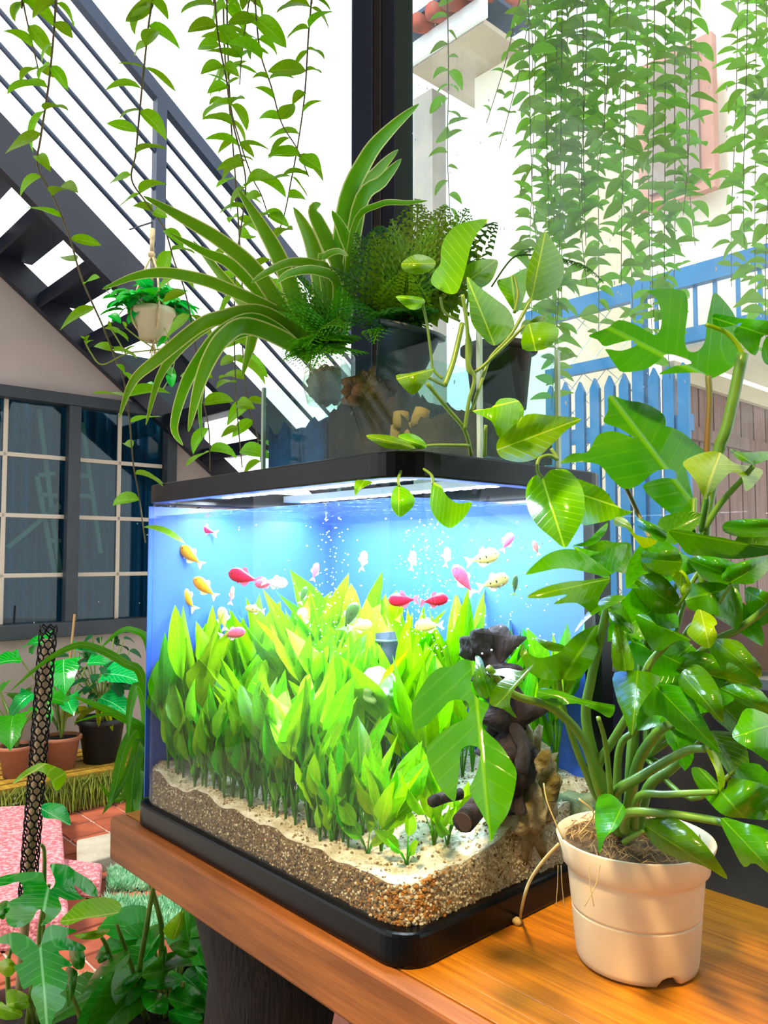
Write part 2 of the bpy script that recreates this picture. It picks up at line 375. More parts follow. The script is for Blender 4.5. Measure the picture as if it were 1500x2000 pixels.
tag(dm.build('rain_drop', M('drop_white', 'eef6f6', .2), w2, True), kind='stuff')
wr = MB().box(T((ga-1.85)/2, GB+.02, .48), ga+1.85, .09, .96, A, B).build('wall_right', grey_wall); tag(wr, 'low slate grey wall behind the wooden table', 'wall', kind='structure')
# ------------------------------------------------------------------ outside: ground, neighbour house, blue gate, brown fence
og = MB().box(T(-1, 4.3, -.01), 7, 6.6, .04, A, B).build('outdoor_paving', M('pale_paving', 'd8d4cc', .8, 'bfbab0', 3)); tag(og, kind='structure', label='pale outdoor paving beyond the glass wall', cat='paving')
HB = 5.2
house = thing('neighbour_house', 'cream neighbouring house with red tiled eaves and grey soffit beyond the glass', 'house', T(.5, HB+.5, 0))
cream_w = M('cream_render', 'fbf4e4', .85, 'f7eedc', 2); grey_r = M('grey_render', '8f8a88', .85, 'a39a92', 3)
s0 = Pb(945, 45, HB-.55); ea, ez = ab(s0)[0], s0.z                  # corner of the soffit
hl = ab(Pb(772, 45, HB-.75))[0]-ea
MB().box(T(ea+hl/2-.35, HB+1.5, ez/2+.1), hl, 3.0, ez-.1, A, B).build('wall', cream_w, house)
p = Pb(842, 400, HB-.1); MB().box(T(ab(p)[0], HB-.12, ez/2), .24*ab(p)[1]/4.5, .2, ez-.04, A, B).build('pilaster', grey_r, house)
MB().box(T(ea+hl/2, HB+.9, ez+.02), hl, 2.9, .05, A, B).build('soffit', M('soffit_beige', 'b9a894', .85, 'a89a8c', 3), house)
MB().box(T(ea+hl/2, HB-.58, ez+.12), hl+.1, .05, .2, A, B).build('fascia', M('fascia_white', 'e8eaee', .6), house)
rt = M('roof_tile', 'a5432f', .7, '7d3326', 12, rnd=.15)
rm = MB().tube([V((0, 0, 0)), V((0, .9, .35))], .085, 12).mesh('roof_tile')
for k in range(int(hl/.2)):
    o = link('roof_tile', rm, rt, house); o.location = T(ea+.05+k*.2, HB-.75, ez+.25)-ORG[house]; o.rotation_euler = (0, 0, YAW-math.pi/2)
MB().box(T(ea+hl/2, HB-.3, ez+.33), hl, .9, .04, A, B).build('roof_deck', M('roof_blue', '33405e', .6), house)
p = Pb(1325, 250, HB); MB().box(T(ab(p)[0], HB-.03, p.z), .62, .08, 1.2, A, B).build('window_frame', M('red_brown', 'b9877c', .7, 'a8786c', 6), house)
MB().box(T(ab(p)[0], HB-.08, p.z), .42, .04, 1.0, A, B).build('window_pane', M('dark_pane', '8a7a74', .6, spec=.3), house)
MB().box(T(ab(p)[0]-1.3, HB+1.2, ez/2), 3.4, 2.0, ez, A, B).build('annex_wall', cream_w, house)
gate_m = M('gate_blue', (.002, .13, .34, 1), .45, (.004, .16, .40, 1), 5, bump=.05)
gate = thing('blue_gate', 'bright blue picket gate with wire mesh beyond the glass wall', 'gate', T(*ab(Pb(1200, 1085, 2.6)), 0))
GP = 2.6
def g(px, py): p = Pb(px, py, GP); return ab(p)[0], p.z
a0, zr = g(1245, 560); aL, aR = g(1030, 600)[0], g(1530, 470)[0]
MB().box(T((aL+aR)/2, GP, zr-.02), abs(aL-aR), .04, .085, A, B).build('top_rail', gate_m, gate)
MB().box(T((g(1225, 0)[0]+g(1250, 0)[0])/2, GP, zr/2), .055, .05, zr, A, B).build('gate_post', gate_m, gate)
for px in (1280, 1318, 1356, 1395, 1440, 1483): a = g(px, 500)[0]; z2 = g(1480, 625)[1]; MB().box(T(a, GP, (zr+z2)/2), .014, .014, zr-z2, A, B).build('bar', gate_m, gate)
a1, z1 = g(1420, 640); MB().box(T((g(1255, 0)[0]+aR)/2, GP, z1), abs(g(1255, 0)[0]-aR), .035, .06, A, B).build('middle_rail', gate_m, gate)
a1, z1 = g(1160, 715); MB().box(T((g(1060, 0)[0]+g(1225, 0)[0])/2, GP, z1), abs(g(1060, 0)[0]-g(1225, 0)[0]), .035, .05, A, B).build('picket_rail', gate_m, gate)
z2 = g(1160, 848)[1]; MB().box(T((g(1060, 0)[0]+g(1330, 0)[0])/2, GP+.02, z2), abs(g(1060, 0)[0]-g(1330, 0)[0]), .03, .07, A, B).build('picket_rail', gate_m, gate)
for k in range(10):
    a = g(1078+k*29, 900)[0]; zt_ = g(1160, 738)[1]+R(-.01, .01); h = .024
    pts = [T(a-h, GP-.012, .05), T(a+h, GP-.012, .05), T(a+h, GP-.012, zt_-.05), T(a, GP-.012, zt_), T(a-h, GP-.012, zt_-.05)]
    MB().add(pts+[p+B*.02 for p in pts], [(0, 1, 2, 3, 4), (9, 8, 7, 6, 5)]+[(i, i+5, (i+1) % 5+5, (i+1) % 5) for i in range(5)]).build('picket', gate_m, gate)
wm = MB(); aa, ab2 = g(1060, 0)[0], g(1228, 0)[0]
for k in range(-14, 16):
    for s in (1, -1):
        p = T(aa, GP+.03, 1.1+k*.12); q = T(ab2, GP+.03, 1.1+k*.12+s*.75*abs(aa-ab2)*1.3)
        if q.z > zr+.3 or q.z < .1: continue
        wm.tube([p, q], .0022, 4)
wm.build('wire_mesh', M('wire', 'c9d6dc', .4), gate)
fb = thing('brown_board_fence', 'weathered pinkish brown upright board fence beside the blue gate', 'fence', T(ab(Pb(1400, 900, 2.9))[0], 3.2, 0))
p = Pb(1312, 745, 2.75); fa, fz = ab(p)[0], p.z
fm = M('mauve_boards', '8a6660', .8, '6d4c48', 7, (8, 8, .6), rnd=.15)
for k in range(16): MB().box(T(fa, 2.75+k*.15, fz/2), .025, .135, fz, A, B).build('board', fm, fb)
MB().box(T(fa-.01, 3.9, fz+.04), .06, 2.4, .08, A, B).build('cap_rail', M('beige_cap', 'cdb9a0', .8), fb)
MB().box(T(fa-.02, 3.9, fz-.22), .03, 2.4, .06, A, B).build('cross_rail', fm, fb)
ledge = MB().box(T(fa-.2, 4.1, fz+.32), .5, 2.6, .34, A, B).build('garden_ledge', M('ledge_stone', 'e2d8c6', .85)); tag(ledge, 'pale stone ledge running above the brown board fence', 'ledge')
# ================================================================== TABLE
p = Pz(228, 1592, TZ); tb_l = ab(p)[0]; q = Pz(854, 1975, TZ); fb0 = ab(q)[1]; bb0 = ab(Pz(1400, 1750, TZ))[1]
ta0, ta1, th = -.75, tb_l, .062
tbl = thing('wooden_table', 'thick varnished wooden slab table carrying the lit aquarium', 'table', T(.2, .15, 0))
c1 = ab(Pz(890, 1866, TZ))[1]; c2 = ab(Pz(1120, 2000, TZ))[1]; cm = (c1+c2)/2
c0 = ab(Pz(1000, 2000, TZ))[1]
E0, E1, E2, E3 = fb0, max(fb0+.05, cm-.045), cm, max(bb0, TW+.03)
MB().box(T((ta0+ta1)/2, (E0+.012)/1-.0, TZ-th/2), ta1-ta0, .024, th, A, B).build('front_edge', wood_front, tbl, bevel=.004)
for b_0, b_1, m in ((E0+.024, E1, wood_top), (E1, E2, wood_top), (E2, E3, wood_top)):
    MB().box(T((ta0+ta1)/2, (b_0+b_1)/2, TZ-th/2), ta1-ta0, b_1-b_0-.0002, th, A, B).build('board', m, tbl, bevel=.0004)
for la, lb in ((.48, .17), (-.5, .17)):
    MB().tube([T(la+.02*math.sin(k*2), lb+.02*math.cos(k*3), (TZ-th)*k/8) for k in range(9)], [.085+.02*math.sin(k*1.7+la*9) for k in range(9)], 14, jit=.4).build('trunk_leg', wood_old, tbl, True)
# ================================================================== AQUARIUM
ZB, ZG0, ZR0, ZR = TZ, TZ+.033, 1.2185, 1.245
tank = thing('glass_aquarium', 'lit glass aquarium with rounded corners, black rim and black base', 'aquarium', T(TL/2, TW/2, TZ))
MB().prism(rr(-.006, TL+.006, -.006, TW+.006, .035), ZB, ZG0).build('base', black_plastic, tank, bevel=.004)
def ring(mb, o, i, z0, z1):
    n = len(o)
    mb.add([V((p.x, p.y, z)) for z in (z0, z1) for p in o]+[V((p.x, p.y, z)) for z in (z0, z1) for p in i],
           [f for k in range(n) for j in ((k+1) % n,) for f in ((k, j, n+j, n+k), (2*n+j, 2*n+k, 3*n+k, 3*n+j), (n+k, n+j, 3*n+j, 3*n+k), (j, k, 2*n+k, 2*n+j))])
    return mb
ring(MB(), rr(-.004, TL+.004, -.004, TW+.004, .05), rr(.016, TL-.016, .016, TW-.016, .035), ZR0, ZR).build('rim', black_plastic, tank, bevel=.002)
MB().wall(rr(0, TL, 0, TW, .045), ZG0, ZR0).build('glass_wall', tank_glass, tank, True)
MB().prism(rr(.004, TL-.004, .004, TW-.004, .042), 1.1985, 1.199).build('water_surface', water_mat, tank)
MB().box(T(TL/2, TW-.006, 1.0), TL-.014, .002, .43, A, B).build('back_film', film, tank)
MB().box(T(TL-.006, TW/2, 1.0), .002, TW-.014, .43, A, B).build('side_film', film, tank)
MB().box(T(.012, TW-.012, 1.0), .024, .024, .44, A, B).build('corner_post', black_plastic, tank)
# lamp bar under the rim: diodes give the light
lb = thing('aquarium_light', 'slim white light bar with rows of bright diodes above the water', 'light', T(TL/2, .2, 1.232))
led = M('diode_glow', (.8, .92, 1, 1), .5, emit=14); lmet = M('lamp_white', 'd9e2ea', .3)
for bb_ in (.11, .26):
    bo = MB().box(T(TL/2, bb_, 1.236), TL-.04, .035, .01, A, B).build('lamp_housing', lmet, lb)
    for k in range(20): MB().box(T(.06+k*(TL-.12)/19, bb_, 1.2305), .012, .012, .002, A, B).build('diode', led, bo)
    c = T(TL/2, bb_, 1.226); lo = area('aquarium_lamp', c, c-UP, TL-.06, 7.0, (.84, .93, 1), .03)
    lo.rotation_euler = (0, 0, YAW+math.pi/2)
# ------------------------------------------------------------------ gravel bed
def gh(a, b): return ZG0+.040+.10*b+.030*max(0, a-.4)+.012*noise.noise(V((a*14, b*14, 1)))+.006*noise.noise(V((a*40, b*40, 3)))
NA, NB = 60, 40; i0 = .006
vs = []; 
def inside(a, b, r=.045):
    ca = min(max(a, i0+r), TL-i0-r); cbb = min(max(b, i0+r), TW-i0-r); d = V((a-ca, b-cbb)); 
    if d.length > r: d = d.normalized()*r
    return ca+d.x, cbb+d.y
for i in range(NA+1):
    for j in range(NB+1):
        a, b = inside(i0+(TL-2*i0)*i/NA, i0+(TW-2*i0)*j/NB); vs.append(T(a, b, gh(a, b)))
idx = lambda i, j: i*(NB+1)+j
fs = [(idx(i, j), idx(i+1, j), idx(i+1, j+1), idx(i, j+1)) for i in range(NA) for j in range(NB)]
sand = M('white_sand', 'e9e6d8', .9, 'bdb59c', 60, bump=.8, bscale=250)
gb_ = MB().add(vs, fs)
per = [idx(i, 0) for i in range(NA+1)]+[idx(NA, j) for j in range(1, NB+1)]+[idx(i, NB) for i in range(NA-1, -1, -1)]+[idx(0, j) for j in range(NB-1, 0, -1)]
bot = len(gb_.v); gb_.v += [V((gb_.v[k].x, gb_.v[k].y, ZG0+.001)) for k in per]; n = len(per)
gb_.f += [(per[(k+1) % n], per[k], bot+k, bot+(k+1) % n) for k in range(n)]
bed = gb_.build('gravel_bed', sand, None, True); bed.data.materials.append(M('gravel_side', '54432c', .9, '75623f', 120, bump=.6, bscale=300)); bed.data.materials.append(M('sand_side', 'b5a484', .9, '8f7d5c', 120, bump=.6, bscale=300))
for k in range(n): bed.data.polygons[len(fs)+k].material_index = 2 if k >= 2*NA+NB else 1
tag(bed, 'pale sand and brown gravel bed on the aquarium floor', 'gravel', kind='stuff')
soil = [M('gravel_%s' % k, c, .8, c2, 90, bump=.3, bscale=200) for k, c, c2 in (('brown', '5b4a34', '3d3022'), ('tan', '8d7448', '6c5a3c'), ('amber', 'a9732c', '80551f'), ('pale', 'cdc4ac', 'b0a588'))]
gms = [MB() for _ in soil]
bc = [V(p) for p in ICO[0][0]]
def grain(mb, c, s):
    q = Matrix.Rotation(R(0, 6.28), 3, V((R(-1, 1), R(-1, 1), R(-1, 1)+.01)).normalized()); sx, sy, sz = R(.7, 1.2)*s, R(.7, 1.2)*s, R(.5, 1)*s
    mb.add([c+q @ V((p.x*sx, p.y*sy, p.z*sz)) for p in bc], ICO[0][1])
def edge_pt(t):                                                     # t<0 along side A, t>0 along side B
    return (-t, .005) if t < 0 else (.005, t)
for k in range(9000):
    t = R(-TL+.01, TW-.01); a, b = edge_pt(t); a, b = inside(a, b, .04); h = gh(a, b)-ZG0
    zf = R(0, 1); z = ZG0+zf*h*.97; near = math.exp(-(t/.06)**2)
    s = R(.0012, .0022)*(1+.7*near)
    ks = (2 if R(0, 1) < .75*near*(1-zf*.5) else (3 if (t > 0 and R(0, 1) < .75) or R(0, 1) < .25 else (1 if R(0, 1) < .5 else 0)))
    grain(gms[ks], T(a, b, z)+(A if t > 0 else B)*R(0, .002), s)
for k in range(3200):
    a, b = inside(R(.01, TL-.01), R(.01, TW-.01)); grain(gms[3 if R(0, 1) < .7 else 1], T(a, b, gh(a, b)+.0006), R(.001, .0022))
for m, mb in zip(soil, gms): tag(mb.build('gravel_grains', m, bed), kind='stuff')
# ------------------------------------------------------------------ leaf meshes
def leaf_mesh(name, prof, nu=10, nv=4, fold=.15, droop=.6, wave=0, twist=0):
    """unit blade along +X, half-width prof(u), folded along the midrib and bent down by droop radians"""
    mb = MB(); vs = []; uvs = []; x = z = 0; 
    for i in range(nu+1):
        u = i/nu; g = droop*(u-.15)
        if i: x += math.cos(droop*((i-.5)/nu-.15))/nu; z -= math.sin(droop*((i-.5)/nu-.15))/nu
        w = prof(u); tw = twist*u
        for j in range(-nv, nv+1):
            s = j/nv; dz = abs(s)*fold*w*2+wave*math.sin(u*14+s*2)*abs(s)*w
            y = s*w; yy, zz = y*math.cos(tw)-dz*math.sin(tw), y*math.sin(tw)+dz*math.cos(tw)
            vs.append(V((x+zz*math.sin(g), yy, z+zz*math.cos(g)))); uvs.append((u, .5+s*.5))
    m = 2*nv+1; fs = [(i*m+j, (i+1)*m+j, (i+1)*m+j+1, i*m+j+1) for i in range(nu) for j in range(m-1)]
    return mb.add(vs, fs, uvs).mesh(name)
def prof_lance(k): return lambda u: max(.004, .5*(math.sin(math.pi*min(1, u**.75)))**k*(1-.15*u))
def prof_heart(u): return max(.004, .5*min(1, (u*4.5+.1))**.55*(1-u**2.2)**.75)
def mats(o, m):
    o.data.materials.append(m) if not o.data.materials else None
def blade(me, mat, parent, base, tip, nrm, wid, name='leaf', lenk=1.0):
    base, tip = V(base), V(tip); X = tip-base; l = X.length*lenk; X.normalize(); Y = V(nrm).cross(X)
    Y = Y.normalized() if Y.length > 1e-4 else X.orthogonal().normalized(); Z = X.cross(Y)
    o = bpy.data.objects.new(name, me); COL.objects.link(o)
    if not me.materials: me.materials.append(mat)
    o.parent = parent; ORG[o] = ORG[parent]; b = base-ORG[parent]; w = l*wid
    o.matrix_basis = Matrix(((X.x*l, Y.x*w, Z.x*l, b.x), (X.y*l, Y.y*w, Z.y*l, b.y), (X.z*l, Y.z*w, Z.z*l, b.z), (0, 0, 0, 1)))
    return o
def stem(pts, r, mat, parent, name='stem', n=5, seg=6):
    c = cr(pts, n); k = len(c); r0, r1 = r if isinstance(r, tuple) else (r, r)
    return MB().tube(c, [r0+(r1-r0)*i/(k-1) for i in range(k)], seg).build(name, mat, parent, True)
# ------------------------------------------------------------------ water plants
wl_mats = [LM('water_leaf_%d' % i, c, b, v, .4, transl=.45, side=.15, rnd=.3, hue=.02, gain=1.0) for i, (c, b, v) in enumerate((('57a408', '70c00c', '9ad82a'), ('80c010', '98d018', 'c4ec4a'), ('388a10', '4ea014', '80c830'), ('86c018', '9ccc28', 'c4e858')))]
wl_mesh = []
for i, m in enumerate(wl_mats):
    wl_mesh.append([])
    for k in range(4):
        me = leaf_mesh('water_leaf', prof_lance(R(.8, 1.1)), 9, 2, R(.05, .25), R(-.3, .8), R(0, .12), R(-.9, .9)); me.materials.append(m); wl_mesh[-1].append(me)
L1 = 'bright green broad leaved water plant in the thicket along the aquarium glass'
def water_plant(a, b, h, nl, ks, wid, spread, lab, grp, name='sword_plant', hmin=.36):
    if lab == L1:                                                    # say what each one grows beside
        zone = ('close behind the long front glass' if b < .075 else 'beside the blue film at the narrow end') if b < .075 or a > .43 else ('around the driftwood stump' if a < .2 else ('around the white glow blob and barrel ornament' if a < .31 else 'in the middle of the thicket'))
        lab = ('short ' if h < .14 else 'tall ' if h > .19 else '')+'bright green broad leaved water plant '+zone; grp = 'broad leaved water plants '+zone+', '+('short' if h < .14 else 'tall' if h > .19 else 'medium')
    base = T(a, b, gh(a, b)-.004); t = thing(name, lab, 'water plant', base, grp); sm = wl_mats[2]
    for k in range(nl):
        g = 2*math.pi*k/nl+R(-.5, .5); hh = h*R(hmin, 1); out = V((math.cos(g), math.sin(g), 0))*spread*hh*R(.3, 1)
        tip = base+out+UP*hh; f = R(.35, .6); mid = base+out*f*.55+UP*hh*f
        da, db = ab(tip); 
        da2, db2 = min(max(da, .016), TL-.016), min(max(db, .016), TW-.016); tip = T(da2, db2, tip.z)
        ks_ = random.choice(ks)
        lf = blade(random.choice(wl_mesh[ks_]), None, t, mid, tip, out.normalized()*R(-1, 1)+V((0, -1, .3)), wid*R(.7, 1.25))
        MB().tube([base, base+(mid-base)*.5-out*.05, mid], [.0012, .001, .0008], 4).build('petiole', sm, t, True)
G1 = 'leafy sword plants rooted in the aquarium gravel'
L1 = 'bright green broad leaved water plant in the thicket along the aquarium glass'
for k in range(46):
    a = .05+.50*((k*.618) % 1); b = .035+.26*((k*.414+R(0, .1)) % 1)
    if a < .14 and b < .09: a += .1
    if b > .14 and a < .13: continue
    hh = (.15+.06*min(1, b/.2)+.02*a/TL)*R(.85, 1.15)*(.62 if (a < .22 and b < .13) else 1)
    water_plant(a, b, hh, random.randint(7, 10), (0, 0, 1, 2, 1), .25, .6, L1, G1)
for a, b, h in ((.50, .05, .24), (.53, .1, .26), (.52, .18, .25), (.47, .26, .27), (.40, .3, .26), (.33, .29, .25), (.27, .25, .24), (.43, .2, .25), (.36, .17, .22), (.22, .31, .24), (.53, .27, .26)):
    water_plant(a, b, h*R(.95, 1.1), 6, (1, 3, 3, 0), .24, .35, 'tall pale stemmed water plant rising above the thicket before the blue film', 'tall water plants at the back of the aquarium', 'tall_water_plant', .7)
for a, b, h in ((.06, .27, .2), (.05, .31, .22), (.08, .33, .2), (.05, .22, .17), (.11, .31, .2), (.13, .33, .22)):
    water_plant(a, b, h, 9, (0, 2, 2, 1), .13, .25, 'narrow leaved green water grass beside the mossy rock', 'narrow water grasses beside the rock', 'water_grass', .6)
for a, b, h in ((.05, .05, .06), (.1, .04, .07), (.04, .10, .06), (.15, .03, .07), (.06, .14, .05)):
    water_plant(a, b, h, 5, (0, 1), .4, .9, 'small low water plant on the pale sand near the rounded glass corner', 'small water plants at the glass corner', 'small_water_plant', .5)
for k in range(26):
    a = .12+.42*k/26; b = R(.02, .05)
    water_plant(a, b, R(.07, .12), 8, (2, 0, 2), .12, .3, 'fine bladed dark green water grass against the front glass', 'fine water grasses along the front glass', 'water_grass', .5)
for k in range(20):
    a = .13+.42*((k*.618) % 1); b = R(.02, .06)
    water_plant(a, b, R(.10, .17), 8, (0, 1, 2), .3, .5, L1, G1)
for b in (.03, .06, .10, .15, .2, .25): water_plant(.535, b, R(.17, .23), 8, (0, 1, 2), .2, .3, L1, G1)
for a, b in ((.09, .05), (.05, .09), (.12, .08), (.08, .12)): water_plant(a, b, R(.09, .12), 8, (0, 1, 1), .34, .6, L1, G1)
# ------------------------------------------------------------------ wood, rocks, ornament, hose, bubbles
drift = M('driftwood', '2e2630', .9, '0c0a10', 30, (1, 1, .3), bump=1, bscale=70); moss_rock = M('mossy_rock', '8f8a70', .9, '5c5426', 25, bump=.9, bscale=60, thr=(.42, .55))
def tk(px, py, b): return Pb(px, py, b)
dw = thing('driftwood_stump', 'dark upright driftwood trunk with a round stump top in the aquarium', 'driftwood', tk(985, 1540, .17))
MB().tube(cr([tk(1000, 1580, .17), tk(1000, 1480, .17), tk(985, 1380, .17), tk(965, 1300, .17), tk(940, 1235, .17)], 6), [.019+.006*math.sin(k*1.3)+.004*(k % 3) for k in range(25)], 22, jit=1.3).build('trunk', drift, dw, True)
MB().blob(tk(930, 1262, .155), .017, 2, .4, 2, 3, (1.1, 1, .9)).build('knot', drift, dw, True)
MB().tube(cr([tk(965, 1420, .16), tk(960, 1480, .15), tk(975, 1520, .14)], 4), .008, 8, jit=.5).build('root', drift, dw, True)
MB().tube(cr([tk(1005, 1420, .16), tk(1022, 1460, .15), tk(1018, 1510, .14)], 4), .007, 8, jit=.5).build('root', drift, dw, True)
lg = thing('driftwood_branch', 'short sawn driftwood branch lying on the white sand', 'driftwood', tk(910, 1600, .06))
MB().tube([tk(905, 1605, .05), tk(935, 1570, .09), tk(960, 1545, .13)], [.011, .011, .009], 14, jit=.2).build('branch', drift, lg, True)
MB().tube([tk(905, 1605, .05), tk(904, 1606, .049)], .0095, 14).build('cut_end', M('cut_wood', '3a2a22', .8), lg)
lg = thing('driftwood_twig', 'thin driftwood twig end poking from the water plants', 'driftwood', tk(845, 1565, .06))
MB().tube([tk(845, 1565, .05), tk(870, 1556, .08), tk(900, 1550, .1)], .006, 10, jit=.2).build('twig', drift, lg, True)
rk = MB().blob(tk(1025, 1540, .2), .042, 3, .75, 3.2, 5, (.75, .75, 1.5)).build('mossy_rock', moss_rock, None, True); tag(rk, 'tall mossy pale rock standing beside the driftwood trunk', 'rock')
rk = MB().blob(tk(1100, 1590, .29), .034, 3, .6, 3, 8, (1.2, 1, .7)).build('green_rock', M('green_rock', '7a8f70', .9, '55684c', 30, bump=.6), None, True); tag(rk, 'low greenish rock at the right end of the aquarium', 'rock')
rk = MB().blob(tk(735, 1340, .17), .026, 3, .35, 2.2, 2, (1, 1, .9)).build('glow_blob', M('glow_blob', 'f4f6f4', .6, 'dfe6e6', 20, bump=.4), None, True); tag(rk, 'white blob standing in for a bright glow among the green water plants', 'rock')  # added white blob, stands in for a bright glow in the water
ub = thing('barrel_ornament', 'small dark broken barrel ornament half hidden in water plants', 'ornament', tk(757, 1300, .23))
MB().tube([tk(762, 1330, .24), tk(758, 1290, .24), tk(754, 1235, .24)], [.016, .02, .016], 14).build('barrel', M('barrel_dark', '24384a', .8, '16222e', 12), ub, True)
for zz in (1250, 1310): MB().lathe(tk(757, zz, .24), [(.0185, -.002), (.021, -.002), (.021, .002), (.0185, .002)], 16).build('hoop', M('hoop_metal', '4d5a66', .5), ub, True)
hs_ = thing('air_hose', 'thin black air hose hanging inside the left end of the aquarium', 'hose', tk(350, 1200, .1))
stem([tk(400, 985, .12), tk(362, 1010, .1), tk(352, 1050, .1), tk(372, 1110, .1), tk(372, 1150, .12), tk(345, 1240, .14)], .0012, black_plastic, hs_, 'hose')
bub = MB()
for cx_, w, n in ((635, 22, 130), (835, 26, 170), (380, 50, 60), (970, 70, 60), (700, 250, 90)):
    for k in range(n): bub.blob(tk(cx_+random.gauss(0, w), R(1010, 1280), R(.12, .26)), R(.0005, .0014), 0, 0)
tag(bub.build('air_bubbles', M('bubble', 'f4fbff', .1), tank, True), kind='stuff')
# ------------------------------------------------------------------ fish
def fmat(n, c, c2=None, sc=40): return M(n, c, .35, c2, sc, transl=.25, spec=.6)
FM = {'red': (fmat('fish_red', 'd40f38', 'e8305a'), fmat('fin_red', 'f07a94')), 'pink': (fmat('fish_pink', 'f04a80', 'f888a8'), fmat('fin_pink', 'f8d0dc')),
      'orange': (fmat('fish_orange', 'ee9a12', 'f4bc3c'), fmat('fin_pale', 'f6e6b0')), 'yellow': (fmat('fish_yellow', 'f0d45a', 'f6ecb4'), fmat('fin_yellow', 'f6f0d0')),
      'white': (fmat('fish_white', 'f8f8f6', 'fbe6e8'), fmat('fin_white', 'f4f8fa')), 'green': (fmat('fish_green', '5e8f3a', '2c4a28'), fmat('fin_green', 'a8c890')),
      'rose': (fmat('fish_rose', 'c06a6a', 'd89088'), fmat('fin_rose', 'e8c8c8'))}
stripe = M('fish_stripe', '2c3c30', .5); eye_m = M('fish_eye', '101010', .15); FC = {}
def fish_meshes(tall):
    mb = MB(); n, sg = 14, 12; rings = []
    for i in range(n+1):
        u = i/n; h = tall*.5*(math.sin(math.pi*min(1, u*1.02)**.72))**.9*(1-.25*u)+.022; 
        if i == 0: h = .012
        w = h*.42
        rings.append([V((.5-u, w*math.cos(g), h*math.sin(g)*(1.08 if math.sin(g) > 0 else .95))) for g in [2*math.pi*k/sg for k in range(sg)]])
    mb.add([p for r in rings for p in r], [(i*sg+k, (i+1)*sg+k, (i+1)*sg+(k+1) % sg, i*sg+(k+1) % sg) for i in range(n) for k in range(sg)]+[tuple(range(sg)), tuple(n*sg+k for k in range(sg))[::-1]])
    d = {'body': mb.mesh('body')}
    def fin(pts): 
        m = MB(); k = len(pts); m.add([V((x, .006, z)) for x, z in pts]+[V((x, -.006, z)) for x, z in pts], [tuple(range(k)), tuple(range(2*k-1, k-1, -1))]+[(i, k+i, k+(i+1) % k, (i+1) % k) for i in range(k)]); return m.mesh('fin', smooth=False)
    d['tail_fin'] = fin([(-.44, .03), (-.62, .16), (-.72, .2), (-.64, 0), (-.72, -.2), (-.62, -.16), (-.44, -.03)])
    d['dorsal_fin'] = fin([(.08, tall*.46), (.0, tall*.72), (-.12, tall*.66), (-.2, tall*.36)])
    d['anal_fin'] = fin([(.02, -tall*.42), (-.12, -tall*.66), (-.24, -tall*.55), (-.34, -tall*.2)])
    d['pelvic_fin'] = fin([(.14, -tall*.42), (.06, -tall*.6), (.02, -tall*.42)])
    e = MB(); 
    for s in (1, -1): e.blob(V((.36, s*.055*tall/.4, .03)), .022, 1, 0)
    d['eye'] = e.mesh('eye')
    st_ = MB()
    for x, hh in ((.22, .40), (.02, .45), (-.2, .3)):
        st_.add([V((x+dx*.028, s*(.19*tall*hh/.42)*(1-abs(t)*.75)+s*.006, t*hh*tall*1.0)) for s in (1, -1) for dx in (-1, 1) for t in (-1, 0, 1)], [(0, 1, 4, 3), (1, 2, 5, 4), (6, 9, 10, 7), (7, 10, 11, 8)])
    d['stripe'] = st_.mesh('stripe'); return d
def fish(px, py, b, lpx, ang, kind, lab, tall=.42, yaw=0, stripes=False, grp=None):
    c = tk(px, py, b); l = 1.18*lpx*c.y/F; key = (round(tall, 2), kind)
    if key not in FC:
        FC[key] = {k: m for k, m in fish_meshes(tall).items()}
        for k, m in FC[key].items(): m.materials.append(eye_m if k == 'eye' else stripe if k == 'stripe' else FM[kind][0] if k == 'body' else FM[kind][1])
    t = thing('barb_fish' if stripes else 'tetra_fish', lab, 'fish', c, grp); g = math.radians(ang)
    X = V((math.cos(g), 0, math.sin(g))); X = Matrix.Rotation(math.radians(yaw), 3, 'Z') @ X; Y = UP.cross(X).normalized(); Z = X.cross(Y)
    M4 = Matrix(((X.x*l, Y.x*l, Z.x*l, 0), (X.y*l, Y.y*l, Z.y*l, 0), (X.z*l, Y.z*l, Z.z*l, 0), (0, 0, 0, 1)))
    for k, m in FC[key].items():
        if k == 'stripe' and not stripes: continue
        o = bpy.data.objects.new(k, m); COL.objects.link(o); o.parent = t; o.matrix_basis = M4
OG = 'plain orange fish at the left end of the aquarium'; OL = 'plain orange tetra swimming in front of the left end film'
fish(397, 1033, .1, 36, 160, 'red', 'small red tetra swimming highest at the left end of the aquarium')
for x, y in ((370, 1083), (397, 1145), (362, 1165)): fish(x, y, .07, 42, R(125, 150), 'orange', OL, .46, grp=OG)
fish(472, 1126, .07, 46, 165, 'red', 'deep red tetra, the darkest and largest red fish, beside a pink one', .5)
fish(515, 1140, .09, 30, 185, 'pink', 'pink tetra overlapping a white tetra next to the deep red one', .5)
fish(541, 1138, .1, 36, -5, 'white', 'translucent white tetra beside the deep red one', .5)
fish(315, 1157, .06, 28, 120, 'rose', 'dull rose tetra against the left glass edge', .42)
fish(338, 1222, .06, 20, 90, 'pink', 'tiny pink tetra just above the leaves at the left glass edge', .5, 60)
fish(458, 1237, .08, 38, 12, 'pink', 'pink tetra swimming level just above a broad green leaf', .44)
fish(453, 1160, .12, 26, 80, 'rose', 'thin rose tetra seen nose up below the deep red one', .3, 40)
fish(435, 1205, .09, 34, 100, 'yellow', 'pale yellow tetra swimming nose up among pale leaf tips', .5)
fish(495, 1190, .1, 28, 170, 'yellow', 'little yellow striped barb below the pink tetra', .45, stripes=True)
fish(616, 1114, .2, 26, 75, 'pink', 'small pale pink tetra in the column of bubbles', .42)
